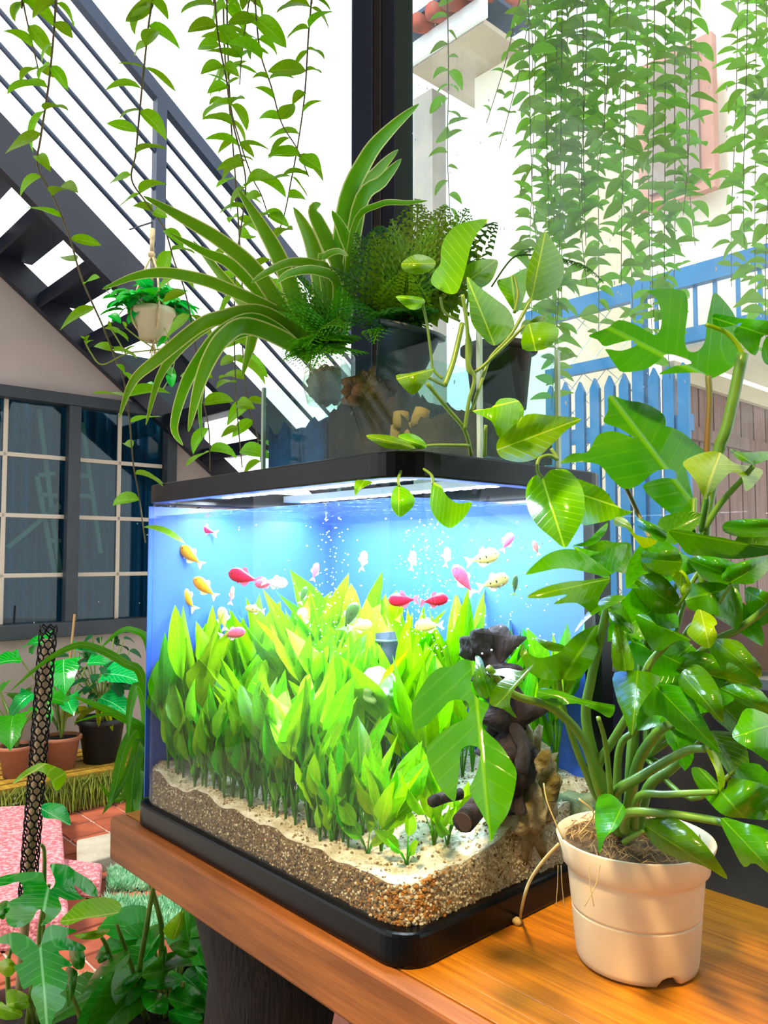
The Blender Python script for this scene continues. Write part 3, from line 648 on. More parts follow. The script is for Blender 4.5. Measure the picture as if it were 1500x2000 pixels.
fish(593, 1160, .2, 26, 70, 'green', 'small greenish striped barb nose up above a pale leaf', .4, stripes=True)
fish(590, 1206, .18, 34, 80, 'yellow', 'yellow tetra hovering over the white leaf tips', .55)
fish(686, 1200, .15, 44, 65, 'green', 'dark green striped barb swimming steeply upward', .45, stripes=True)
fish(707, 1222, .16, 34, 10, 'yellow', 'pale yellow tetra right of the dark green barb', .55)
WG, WLb = 'small white fish before the blue film', 'small bright white tetra seen head on before the blue film'
for x, y in ((710, 1092), (806, 1092), (873, 1085)): fish(x, y, .27, 28, 80, 'white', WLb, .5, 30, grp=WG)
fish(783, 1172, .16, 42, 182, 'red', 'crimson tetra swimming left with its tail to another crimson one', .52)
fish(852, 1172, .16, 40, 8, 'red', 'crimson tetra swimming right away from another crimson one', .5)
fish(902, 1128, .2, 50, 125, 'pink', 'long rosy tetra swimming diagonally upward over the pale leaves', .42)
fish(948, 1088, .24, 48, 15, 'yellow', 'silvery yellow barb with dark bars, the upper one of two', .5, stripes=True)
fish(968, 1136, .22, 46, 18, 'yellow', 'silvery yellow barb with dark bars, the lower one of two', .5, stripes=True)
fish(992, 1056, .28, 30, 60, 'pink', 'small pink tetra high at the right end of the aquarium', .5)
fish(1046, 1068, .3, 22, 110, 'rose', 'tiny rose tetra near the hanging gold leaf', .4)
fish(1006, 1140, .26, 30, 85, 'green', 'thin greenish barb nose up right of the two silvery barbs', .3, stripes=True)
fish(833, 1222, .2, 40, 182, 'yellow', 'pale yellow tetra hovering above the white glow blob', .5)
# ================================================================== OVERHEAD PLANTER BOX
BA0, BA1, BB0, BB1, BZ0, BZ1 = .012, .435, .125, .27, ZR, 1.392
bx = thing('overhead_planter_box', 'clear glass filter box with dividers standing on the aquarium rim', 'planter box', T((BA0+BA1)/2, (BB0+BB1)/2, BZ0))
hz_ = (BZ0+BZ1)/2; bh = BZ1-BZ0
for nm, a, b, la, lb_ in (('front_pane', (BA0+BA1)/2, BB0, BA1-BA0, .004), ('back_pane', (BA0+BA1)/2, BB1, BA1-BA0, .004), ('end_pane', BA0, (BB0+BB1)/2, .004, BB1-BB0), ('end_pane', BA1, (BB0+BB1)/2, .004, BB1-BB0), ('divider', .29, (BB0+BB1)/2, .004, BB1-BB0-.01), ('divider', .15, (BB0+BB1)/2, .004, BB1-BB0-.01)):
    MB().box(T(a, b, hz_), la, lb_, bh, A, B).build(nm, box_glass, bx)
MB().box(T((BA0+BA1)/2, (BB0+BB1)/2, BZ0+.003), BA1-BA0, BB1-BB0, .005, A, B).build('bottom_pane', box_glass, bx)
for a, b in ((BA0, BB0), (BA1, BB0), (BA0, BB1), (BA1, BB1)): MB().box(T(a, b, hz_), .005, .005, bh, A, B).build('corner_seam', M('glass_edge', '9fb5a4', .2, spec=.8), bx)
wool = M('filter_wool', '0a5a9a', .95, '06305a', 18, bump=.9, bscale=120); dkm = M('dark_media', '1a1510', .95, '4a3420', 20, bump=.9, bscale=80)
def bay(name, lab, a0, a1, h, m, sd):
    b0, b1, n = BB0+.006, BB1-.006, 14; mb = MB(); vs = []
    for i in range(n+1):
        for j in range(n+1):
            a, b = a0+(a1-a0)*i/n, b0+(b1-b0)*j/n
            vs.append(T(a, b, BZ0+.007+h*(1+.35*noise.noise(V((a*45, b*45, sd)))+.18*noise.noise(V((a*110, b*110, sd+5))))))
    q = lambda i, j: i*(n+1)+j
    mb.add(vs, [(q(i, j), q(i+1, j), q(i+1, j+1), q(i, j+1)) for i in range(n) for j in range(n)])
    per = [q(i, 0) for i in range(n+1)]+[q(n, j) for j in range(1, n+1)]+[q(i, n) for i in range(n-1, -1, -1)]+[q(0, j) for j in range(n-1, 0, -1)]
    k0 = len(mb.v); mb.v += [V((mb.v[k].x, mb.v[k].y, BZ0+.006)) for k in per]; mb.f += [(per[(k+1) % len(per)], per[k], k0+k, k0+(k+1) % len(per)) for k in range(len(per))]
    return tag(mb.build(name, m, None, True), lab, 'filter media')
bay('filter_wool', 'dark blue filter wool packed in the left bay of the planter box', .294, BA1-.005, .072, wool, 1)
bay('filter_media', 'dark brown root filled media in the middle bay of the planter box', .154, .286, .085, dkm, 2)
bay('silt_media', 'olive brown silt in the right bay of the planter box', BA0+.005, .146, .05, M('silt', '4a4230', .95, '2c2618', 18, bump=.8), 3)
rb = MB().blob(Pb(735, 770, BB0+.03), .034, 3, .5, 3.5, 11, (1.2, .6, .9)).build('root_clump', M('root_clump', '8a6a48', .95, '55402a', 30, bump=1, bscale=100), None, True); tag(rb, 'tangled tan root clump behind the planter box glass', 'roots')
cer = M('ceramic_media', 'b98f4c', .8, '97703a', 25, bump=.5)
for k, (px, py) in enumerate(((783, 822), (815, 815), (778, 848), (800, 846))):
    c = Pb(px, py, BB0+.012); tag(MB().lathe(c-UP*.012, [(.002, 0), (.0095, .001), (.0105, .012), (.0095, .023), (.002, .024)], 14, V((.3*(k % 2), .1, 1))).build('ceramic_ring', cer, None, True), 'tan ceramic filter cylinder behind the planter box glass', 'filter media', 'ceramic filter cylinders')
# pots standing in the box
def pot(name, lab, c, r0, r1, h, m, tilt=V((0, 0, 1)), soil_m=None, rim=.006, cat='pot', prof=None, extra=None, soil_h=.9):
    t = thing(name, lab, cat, c); ax = tilt.normalized()
    prof = prof or [(.001, 0), (r0, 0), (r0+(r1-r0)*.86, h*.86), (r1+rim*.3, h*.87), (r1+rim, h*.9), (r1+rim, h*.985), (r1+rim*.7, h), (r1-.002, h), (r1-.004, h*.9), (r0*.9, .01)]
    MB().lathe(c, prof, 48, ax).build('pot_body', m, t, True)
    if soil_m:
        mb = MB(); x = ax.orthogonal().normalized(); y = ax.cross(x); vs = [V(c)+ax*(h*soil_h+.006)]; fs = []; rs = r0+(r1-r0)*soil_h-.002
        for i in range(1, 6):
            for k in range(24):
                g_ = 2*math.pi*k/24; d = x*math.cos(g_)+y*math.sin(g_); vs.append(V(c)+ax*(h*soil_h+.006*(1-i/5)+.003*noise.noise(d*i*9))+d*rs*i/5)
        fs = [(0, 1+k, 1+(k+1) % 24) for k in range(24)]+[(1+(i-1)*24+k, 1+i*24+k, 1+i*24+(k+1) % 24, 1+(i-1)*24+(k+1) % 24) for i in range(1, 5) for k in range(24)]
        MB().add(vs, fs).build('soil', soil_m, t, True)
    return t
soil_m = M('potting_soil', '33261a', .95, '1c140e', 40, bump=.9, bscale=150)
blk = M('black_pot', '14181c', .5, '1d2328', 8)
fern_pot = pot('fern_nursery_pot', 'dark teal black nursery pot tilted in the middle of the planter box', W(775, 745, 1.0), .028, .042, .07, M('teal_black_pot', '0d2a2e', .4), (V((.25, -.2, 1))), soil_m)
poth_pot = pot('brown_nursery_pot', 'dark brown black round pot at the right end of the planter box', Pb(975, 800, .2), .032, .04, .075, M('brown_black_pot', '241c1a', .45), UP, soil_m)
jr = thing('plastic_root_cup', 'cloudy clear plastic cup of roots holding the spider plant', 'cup', Pb(640, 790, .2))
MB().lathe(Pb(640, 790, .2), [(.03, 0), (.038, .03), (.034, .055), (.026, .066)], 24).build('cup_body', glass('cloudy_plastic', (.85, .88, .8, 1), .35, (.75, .74, .62, 1), .9, 30), jr, True)
MB().blob(Pb(640, 790, .2)+UP*.028, .029, 3, .35, 4, 9, (1, 1, 1)).build('root_ball', M('roots', '8d8463', .95, '5a4f35', 30, bump=1, bscale=90), jr, True)
bt = thing('clear_plastic_tube', 'short clear plastic tube standing among the spider plant stems', 'tube', Pb(680, 740, .2))
MB().lathe(Pb(680, 740, .2), [(.0105, -.04), (.0105, .03), (.009, .034), (.001, .035)], 20).build('tube_body', glass('clear_tube', (.85, .9, .95, 1), .3, (.8, .85, .9, 1), 1, 40), bt, True)

# ================================================================== STRAP LEAVES (spider plant and others)
def strap(name, mat, parent, pts, wpx, roll=0, fold=.25, n=5, tipk=.75):
    """pts: points in space along the midrib; wpx: full width in metres"""
    c = cr(pts, n); k = len(c); vs = []; uvs = []
    for i, p in enumerate(c):
        t = (c[min(i+1, k-1)]-c[max(i-1, 0)]).normalized(); vw = (p-CAM).normalized()
        s = t.cross(vw); s = s.normalized() if s.length > 1e-4 else t.orthogonal()
        s = Matrix.Rotation(roll, 3, t) @ s; nn = s.cross(t)
        u = i/(k-1); w = wpx*.5*min(1, .5+u*3)*max(.02, (1-u**3.2))**tipk
        for j in (-2, -1, 0, 1, 2): vs.append(p+s*(w*j/2)+nn*(w*fold*abs(j)/2)); uvs.append((u, .5+j*.25))
    fs = [(i*5+j, (i+1)*5+j, (i+1)*5+j+1, i*5+j+1) for i in range(k-1) for j in range(4)]
    return MB().add(vs, fs, uvs).build(name, mat, parent, True)
sp_m = LM('spider_leaf', '4c8c16', '66a020', '5f9a24', .35, edge='ccd48a', side=0, transl=.3, rnd=.15)
spb = W(615, 690, 1.14); sp = thing('spider_plant', 'variegated spider plant with long cream edged arching leaves', 'plant', spb)
def line(pts, d0, d1): n = len(pts); return [W(x, y, d0+(d1-d0)*i/(n-1)) for i, (x, y) in enumerate(pts)]
SPL = [  # pixel midrib of each leaf, its width and the depth it reaches
 ([(612, 690), (567, 630), (500, 530), (430, 470), (350, 422), (280, 383)], 30, 1.02), ([(610, 690), (575, 640), (520, 582), (450, 515), (400, 492), (330, 455)], 26, 1.10),
 ([(618, 690), (585, 610), (548, 510), (510, 440), (465, 370)], 36, 1.2), ([(630, 690), (626, 560), (605, 470), (573, 405)], 40, 1.24), ([(650, 690), (668, 540), (640, 470), (614, 412), (627, 398)], 36, 1.2),
 ([(660, 690), (690, 520), (672, 455), (648, 411)], 30, 1.12), ([(655, 690), (672, 420), (715, 310), (762, 252), (818, 203)], 36, 1.3), ([(660, 690), (690, 410), (738, 335), (778, 292)], 30, 1.33), ([(665, 690), (700, 410), (748, 352), (784, 310)], 30, 1.25),
 ([(610, 690), (560, 622), (433, 560), (367, 540), (313, 533), (260, 541), (200, 565)], 24, 1.0), ([(608, 695), (560, 637), (500, 608), (433, 620), (387, 638), (310, 700), (260, 745), (233, 815)], 27, .98),
 ([(606, 690), (533, 627), (440, 620), (393, 643), (347, 684), (310, 740), (285, 830)], 22, 1.02), ([(606, 700), (553, 653), (493, 624), (433, 650), (387, 707), (360, 757), (340, 833), (357, 870)], 25, .96),
 ([(606, 705), (560, 667), (483, 637), (440, 657), (410, 700), (387, 760), (368, 843)], 32, .94), ([(604, 700), (553, 663), (490, 648), (440, 670), (407, 720), (390, 783), (395, 860)], 15, 1.05),
 ([(600, 690), (540, 650), (483, 600), (433, 540), (377, 470)], 28, 1.22), ([(640, 690), (640, 540), (617, 517), (567, 513), (520, 533), (490, 553)], 18, .98), ([(640, 690), (660, 560), (620, 528), (567, 533), (540, 553)], 18, .95),
 ([(604, 690), (540, 640), (500, 643), (487, 683), (473, 735)], 26, 1.18), ([(665, 690), (690, 450), (740, 400), (795, 396), (835, 392)], 12, 1.05), ([(650, 690), (628, 520), (634, 500), (660, 490), (680, 500)], 14, 1.0)]
for pts, w, d1 in SPL: strap('leaf', sp_m, sp, line(pts, 1.14, d1), w*1.22/F, R(-.35, .35), R(.15, .35))

# ================================================================== FERNS
fern_m = [LM('fern_leaf_%d' % i, a, b, v, .5, side=0, transl=.3, rnd=.2, spec=.3) for i, (a, b, v) in enumerate((('24501e', '356a24', '4d8030'), ('4f7a1e', '668c28', '7a9838'), ('3a8420', '4fa028', '74b448')))]
def frond_mesh(np_=16, droop=.9, wmax=.36, m=None):
    mb = MB(); x = z = 0
    pts = []
    for i in range(np_+1):
        u = i/np_; g_ = droop*(u-.2); pts.append((V((x, 0, z)), g_)); x += math.cos(g_)/np_; z -= math.sin(g_)/np_
    mb.tube([p for p, _ in pts], .006, 4)
    for i in range(2, np_+1):
        p, g_ = pts[i]; u = i/np_; L_ = wmax*math.sin(math.pi*(u*.8+.2))**.8*(1.02-u*.6)+.02
        tx = V((math.cos(g_), 0, -math.sin(g_)))
        for s in (1, -1):
            d = (V((0, s, -.12))+tx*.55).normalized(); q = d.cross(V((0, 0, 1))).normalized(); up = q.cross(d)
            nl = max(3, int(L_*15))
            for k in range(nl):
                t_ = (k+.6)/nl; c = p+d*(L_*t_); l2 = L_*.34*(1-t_*.7)+.016
                for r_ in (1, -1):
                    e = (q*r_+d*.7).normalized(); tip = c+e*l2+up*(-.2*l2); wv = d*l2*.36
                    mb.add([c-wv*.4, c+e*l2*.5+wv, tip, c+e*l2*.5-wv], [(0, 1, 2, 3)])
    me = mb.mesh('frond'); me.materials.append(m); return me
fronds = [[frond_mesh(R(13, 17).__int__(), R(.3, 1.2), R(.28, .4), m) for _ in range(2)] for m in fern_m]
fb_ = W(785, 660, 1.03); fn = thing('rabbit_foot_fern', 'dense dark feathery fern filling the middle of the planter box', 'plant', fb_)
for x, y, d, k in ((940, 375, 1.08, 0), (905, 410, 1.05, 1), (870, 395, 1.12, 1), (820, 385, 1.1, 1), (775, 390, 1.12, 0), (735, 410, 1.08, 0), (705, 450, 1.0, 0), (690, 510, .96, 0), (700, 570, .92, 0), (740, 480, .94, 1), (785, 450, .95, 1), (830, 450, .95, 1), (860, 480, .93, 0), (800, 520, .90, 1), (755, 560, .9, 0), (840, 560, .92, 0), (720, 520, 1.12, 0), (880, 440, 1.2, 1), (760, 430, 1.2, 0), (690, 600, 1.0, 0), (850, 420, .98, 1), (725, 620, .93, 2), (810, 410, 1.02, 1)):
    blade(random.choice(fronds[k]), None, fn, fb_+V((R(-.015, .015), R(-.01, .01), R(0, .01))), W(x, y, d), V((R(-.4, .4), -.75, .6)), 1.0, 'frond', 1.08)
fb2 = W(640, 690, 1.06); fn2 = thing('soft_fern', 'bright green soft fern spilling over the spider plant roots', 'plant', fb2)
for x, y, d in ((560, 545, 1.0), (590, 570, .98), (620, 540, 1.02), (655, 560, .98), (560, 600, .97), (575, 650, .95), (600, 620, .94), (680, 600, 1), (640, 600, .95), (590, 680, .95), (665, 650, .96), (560, 690, .98), (620, 655, .93), (605, 590, 1.03), (585, 520, 1.05)):
    blade(random.choice(fronds[2]), None, fn2, fb2+V((R(-.02, .02), 0, R(0, .02))), W(x, y, d), V((R(-.4, .4), -.75, .6)), 1.1, 'frond', 1.05)
fn3 = thing('fern_runner', 'thin fern runner with a single frond reaching past the pothos leaf', 'plant', W(960, 560, .98))
stem([W(960, 560, .98), W(1000, 505, .98), W(1035, 498, .98), W(1075, 505, .98)], .0012, fern_m[0], fn3)
blade(fronds[0][0], None, fn3, W(1070, 505, .98), W(1190, 522, 1.0), V((0, -.3, 1)), .55, 'frond')
blade(fronds[0][1], None, fn3, W(1010, 505, .98), W(1045, 470, 1.0), V((0, -.6, 1)), .6, 'frond')

# ================================================================== LEAVES WITH A SHAPE OF THEIR OWN
K = (500, 350, 2.3077); C1 = (800, 550, 2.143); C2 = (1000, 400, 3.0); C3 = (800, 1150, 2.143); C4 = (1200, 900, 3.3333); C5 = (780, 1250, 4.444); Q5 = (1000, 840, 5.769); R6 = (700, 880, 2.727); S8 = (0, 1650, 3.3333)
def shaped_leaf(mat, parent, fr, pts, base, tip, d0, d1, side=0., cup=.03, name='leaf', sm=3, arch=0.02):
    """outline around a midrib from base to tip; depth runs d0..d1 along it, tilts by side across it, curls by cup"""
    ox, oy, s = fr; q = [V((ox+x/s, oy+y/s)) for x, y in pts]; bp, tp = V((ox+base[0]/s, oy+base[1]/s)), V((ox+tip[0]/s, oy+tip[1]/s))
    o = [V((p.x, p.y)) for p in cr([V((p.x, p.y, 0)) for p in q], sm, True)]
    ax = tp-bp; l = ax.length; ax /= l; nx = V((-ax.y, ax.x)); vm = max(abs((p-bp).dot(nx)) for p in o) or 1
    lo = V((min(p.x for p in o), min(p.y for p in o))); hi = V((max(p.x for p in o), max(p.y for p in o)))
    st_ = max(7, max(hi.x-lo.x, hi.y-lo.y)/12); grid = []
    y = lo.y+st_/2; row = 0
    while y < hi.y:
        x = lo.x+st_/2+(row % 2)*st_/2
        while x < hi.x:
            if min((p.x-x)**2+(p.y-y)**2 for p in o) > (st_*.45)**2: grid.append(V((x, y)))
            x += st_
        y += st_; row += 1
    n = len(o); vv, ee, ff, *_ = delaunay_2d_cdt(o+grid, [], [list(range(n))], 1, 1e-5)
    used = sorted({i for f in ff for i in f}); rm_ = {k: i for i, k in enumerate(used)}; ff = [tuple(rm_[i] for i in f) for f in ff]; vv = [vv[k] for k in used]
    vs = []; uvs = []
    for p in vv:
        u = (p-bp).dot(ax)/l; v = (p-bp).dot(nx)/vm
        d = d0+(d1-d0)*u+side*v+cup*v*v-arch*math.sin(math.pi*max(0, min(1, u)))+.0025*noise.noise(V((p.x*.03, p.y*.03, d0*9)))
        vs.append(W(p.x, p.y, d)); uvs.append((max(0, min(1, u)), max(0, min(1, .5+v*.5))))
    return MB().add(vs, [tuple(f) for f in ff], uvs).build(name, mat, parent, True)
def pstem(fr, pts, d0, d1, r, mat, parent, name='stem'):
    ox, oy, s = fr; n = len(pts); return stem([W(ox+x/s, oy+y/s, d0+(d1-d0)*i/(n-1)) for i, (x, y) in enumerate(pts)], r, mat, parent, name, 5, 8)
# ------------------------------------------------------------------ pothos in the planter box
po_m = LM('pothos_leaf', '558e10', '6a9e16', 'a8c848', .22, side=.25, transl=.4, rnd=.25, hue=.012)
po_d = po_m
po_s = M('pothos_stem', '5f8424', .4, '7a9838', 20)
pt = thing('golden_pothos', 'golden pothos vine trailing over the planter box and aquarium rim', 'plant', W(985, 730, .92))
PO = [  # outline, base, tip, depth at base and tip, side tilt, dark?
 ([(1305, 235), (1350, 300), (1385, 370), (1385, 440), (1350, 510), (1290, 545), (1240, 540), (1218, 500), (1220, 430), (1240, 350), (1270, 280)], (1240, 545), (1305, 235), .84, .88, .02, 1),
 ([(1045, 180), (1000, 240), (970, 300), (950, 380), (925, 470), (900, 515), (850, 510), (790, 470), (800, 420), (830, 380), (835, 310), (860, 250), (920, 200)], (930, 520), (1045, 180), .80, .90, -.02, 0),
 ([(655, 380), (700, 345), (750, 340), (810, 370), (790, 410), (730, 430), (670, 415)], (810, 380), (655, 380), .80, .78, .02, 0),
 ([(920, 420), (980, 370), (1085, 362), (1080, 420), (1050, 470), (1000, 490), (950, 450)], (940, 470), (1085, 362), .86, .90, .02, 1),
 ([(950, 440), (1000, 480), (1080, 540), (1140, 590), (1165, 660), (1120, 720), (1070, 750), (1010, 700), (970, 640), (960, 540)], (1075, 750), (950, 440), .78, .74, .03, 0),
 ([(1085, 460), (1140, 440), (1220, 400), (1230, 450), (1200, 560), (1170, 600), (1120, 530)], (1170, 600), (1150, 430), .88, .92, .02, 1),
 ([(1210, 670), (1260, 645), (1330, 650), (1365, 680), (1350, 730), (1290, 770), (1200, 765)], (1230, 650), (1260, 770), .82, .78, .02, 1),
 ([(1230, 650), (1270, 615), (1300, 620), (1300, 645)], (1230, 650), (1300, 620), .86, .88, .01, 1),
 ([(630, 530), (690, 525), (760, 540), (745, 580), (690, 585)], (755, 545), (630, 530), .80, .77, .01, 0),
 ([(630, 885), (690, 875), (800, 855), (760, 920), (710, 970), (660, 935)], (795, 858), (640, 900), .76, .74, .02, 0),
 ([(975, 1045), (1060, 1030), (1100, 990), (1170, 990), (1205, 1030), (1200, 1080), (1150, 1120), (1095, 1165), (1060, 1090)], (1180, 1000), (975, 1045), .74, .72, .03, 0),
 ([(1085, 1190), (1130, 1130), (1220, 1060), (1330, 1065), (1465, 1080), (1400, 1130), (1330, 1200), (1260, 1260), (1180, 1275), (1100, 1250)], (1085, 1220), (1465, 1080), .74, .78, .04, 1),
 ([(495, 1155), (560, 1150), (640, 1165), (720, 1215), (600, 1215), (540, 1190)], (730, 1212), (495, 1155), .77, .76, .015, 0),
 ([(640, 1160), (690, 1145), (740, 1165), (770, 1205), (720, 1215)], (775, 1208), (640, 1160), .79, .81, .01, 0)]
for o_, b_, t_, d0, d1, sd, dk in PO: shaped_leaf(po_d if dk else po_m, pt, K, o_, b_, t_, d0, d1, sd, .03)
gold = po_m
shaped_leaf(gold, pt, Q5, [(350, 540), (420, 460), (530, 435), (640, 460), (740, 560), (800, 680), (820, 830), (800, 990), (740, 1120), (680, 1220), (592, 1327), (430, 1200), (290, 1080), (200, 940), (160, 800), (155, 680), (190, 580), (260, 510), (320, 520)], (345, 545), (592, 1327), .80, .76, .03, .03)
shaped_leaf(po_m, pt, Q5, [(700, 560), (850, 590), (1000, 650), (1080, 720), (1150, 820), (1240, 890), (1365, 920), (1250, 970), (1120, 1010), (950, 1050), (780, 1060), (760, 850)], (700, 700), (1365, 920), .82, .84, .04, .03)
shaped_leaf(po_m, pt, R6, [(200, 190), (250, 200), (298, 250), (290, 300), (240, 345), (210, 350), (175, 300), (175, 240)], (215, 190), (215, 350), .742, .735, .01, .015)
shaped_leaf(po_m, pt, R6, [(395, 170), (440, 190), (470, 240), (530, 280), (605, 275), (570, 350), (510, 405), (470, 410), (410, 360), (380, 290), (385, 230)], (400, 175), (605, 275), .745, .74, .02, .02)
shaped_leaf(po_m, pt, (0, 0, 1), [(693, 940), (712, 938), (728, 943), (705, 955), (694, 968)], (712, 938), (694, 968), .79, .785, .003, .005)
for pts, d0, d1, r in (([(970, 1245), (940, 1130), (860, 1030), (770, 920)], .84, .79, .0032), ([(940, 1130), (960, 1000), (985, 900), (960, 830), (950, 650), (930, 520)], .82, .8, .003), ([(850, 930), (880, 850), (900, 780), (930, 650)], .8, .82, .004),
    ([(840, 900), (800, 860), (790, 800), (770, 650), (750, 560)], .8, .8, .002), ([(970, 1050), (1020, 900), (1060, 800), (1150, 700), (1240, 540)], .82, .84, .0028), ([(950, 720), (955, 860), (1000, 860), (1090, 780), (1210, 660)], .82, .82, .0026),
    ([(1030, 1250), (1035, 1110)], .8, .78, .0026), ([(850, 930), (810, 910), (780, 895)], .8, .76, .0025), ([(960, 1200), (800, 1200), (700, 1215)], .83, .78, .0026), ([(1165, 600), (1180, 520), (1165, 440)], .86, .88, .003), ([(960, 850), (970, 750), (945, 640), (960, 520)], .84, .86, .002), ([(830, 530), (850, 600), (920, 640)], .82, .83, .002)):
    pstem(K, pts, d0, d1, r*.72, po_s, pt)
pstem(Q5, [(345, 545), (290, 470), (300, 330), (420, 285), (510, 330), (440, 210)], .8, .82, .002, po_s, pt)
stem([W(805, 905, .8), W(840, 925, .76), W(846, 945, .745)], .0015, po_s, pt); stem([W(790, 905, .8), W(778, 935, .75), W(780, 950, .742)], .0015, po_s, pt)

# ================================================================== WHITE POT WITH THE SPLIT-LEAF PLANT
pc = Pz(1243, 1872, TZ); PH = .118
white_p = M('white_pot_plastic', 'd9cbb2', .42, 'c9b594', 5, bump=.03)
wp = thing('white_plastic_pot', 'cream white plastic pot with a drainage notch on the wooden table', 'pot', pc)
mb = MB(); r0, r1 = .0565, .0655; prof = [(r0-.006, .0), (r0, .003), (r0+.001, .008), (r0+.0014, .0125), (r0+.0030, .03), (r0+.0044, .0485), (r0+.0045, .0498), (r0+.0036, .0504), (r0+.0036, .0512), (r0+.0046, .0518), (r0+.0047, .0535), (r0+.0062, .068), (r1-.0012, .085), (r1-.001, .088), (r1+.001, .090), (r1+.0035, .0925), (r1+.0042, .100), (r1+.0095, .1165), (r1+.0088, PH), (r1+.0065, PH-.001), (r1-.001, .096), (r0-.004, .012)]
seg = 72; x = V((1, 0, 0)); y = V((0, 1, 0)); vs = []; 
for r_, h in prof:
    for k in range(seg):
        g_ = 2*math.pi*k/seg; dg = (g_-math.radians(-78)+math.pi) % (2*math.pi)-math.pi
        hh = h
        if h < .011: hh = max(h, .011*math.exp(-(dg/.19)**4) if abs(dg) < .4 else h)
        vs.append(pc+V((math.cos(g_), math.sin(g_), 0))*r_+UP*hh)
mb.add(vs, [(i*seg+k, i*seg+(k+1) % seg, (i+1)*seg+(k+1) % seg, (i+1)*seg+k) for i in range(len(prof)-1) for k in range(seg)]).build('pot_body', white_p, wp, True)
fib = MB(); fc = pc+UP*(PH-.006)
cs = [fc+UP*.012]+[fc+V((math.cos(2*math.pi*k/24), math.sin(2*math.pi*k/24), 0))*.066 for k in range(24)]
fib.add(cs, [(0, 1+k, 1+(k+1) % 24) for k in range(24)])
fib.build('fibre_mulch', M('coir', '6a5232', .95, '3a2a18', 60, bump=1, bscale=140), wp, True)
ft = MB()
for k in range(330):
    g_, r_ = R(0, 6.28), .064*math.sqrt(R(0, 1)); c = fc+V((math.cos(g_)*r_, math.sin(g_)*r_, .012*(1-r_/.066)+.002)); h2 = R(0, 6.28); l = R(.008, .022)
    d = V((math.cos(h2), math.sin(h2), 0)); e = V((-d.y, d.x, 0))*R(-.6, .6)
    p2 = c+d*l+e*l; 
    if (p2-fc).xy.length > .068: continue
    ft.tube([c, c+d*l*.5+UP*R(.001, .007), p2], .00038, 3, False)
tag(ft.build('fibre_strands', M('coir_strand', '9a7c4c', .8), wp), kind='stuff')
mo_m = LM('split_leaf', '2f6a10', '437a14', '5c8c28', .22, side=.18, transl=.32, rnd=.28, hue=.015)
mo_d = mo_m
mo_o = mo_m
mo_y = LM('split_leaf_young', '6a9c16', '86ac24', 'b0c458', .25, side=.3, transl=.4, rnd=.15)
mo_s = M('split_leaf_stem', '4a7a1e', .35, '5f8a2a', 25); mo_b = M('brown_petiole', '6a4a1c', .45, '556a1e', 12)
mo = thing('split_leaf_philodendron', 'tall split leaf climbing plant with glossy notched leaves in the white pot', 'plant', pc+UP*(PH-.004))
d_, m_, o_, y_ = mo_d, mo_m, mo_o, mo_y
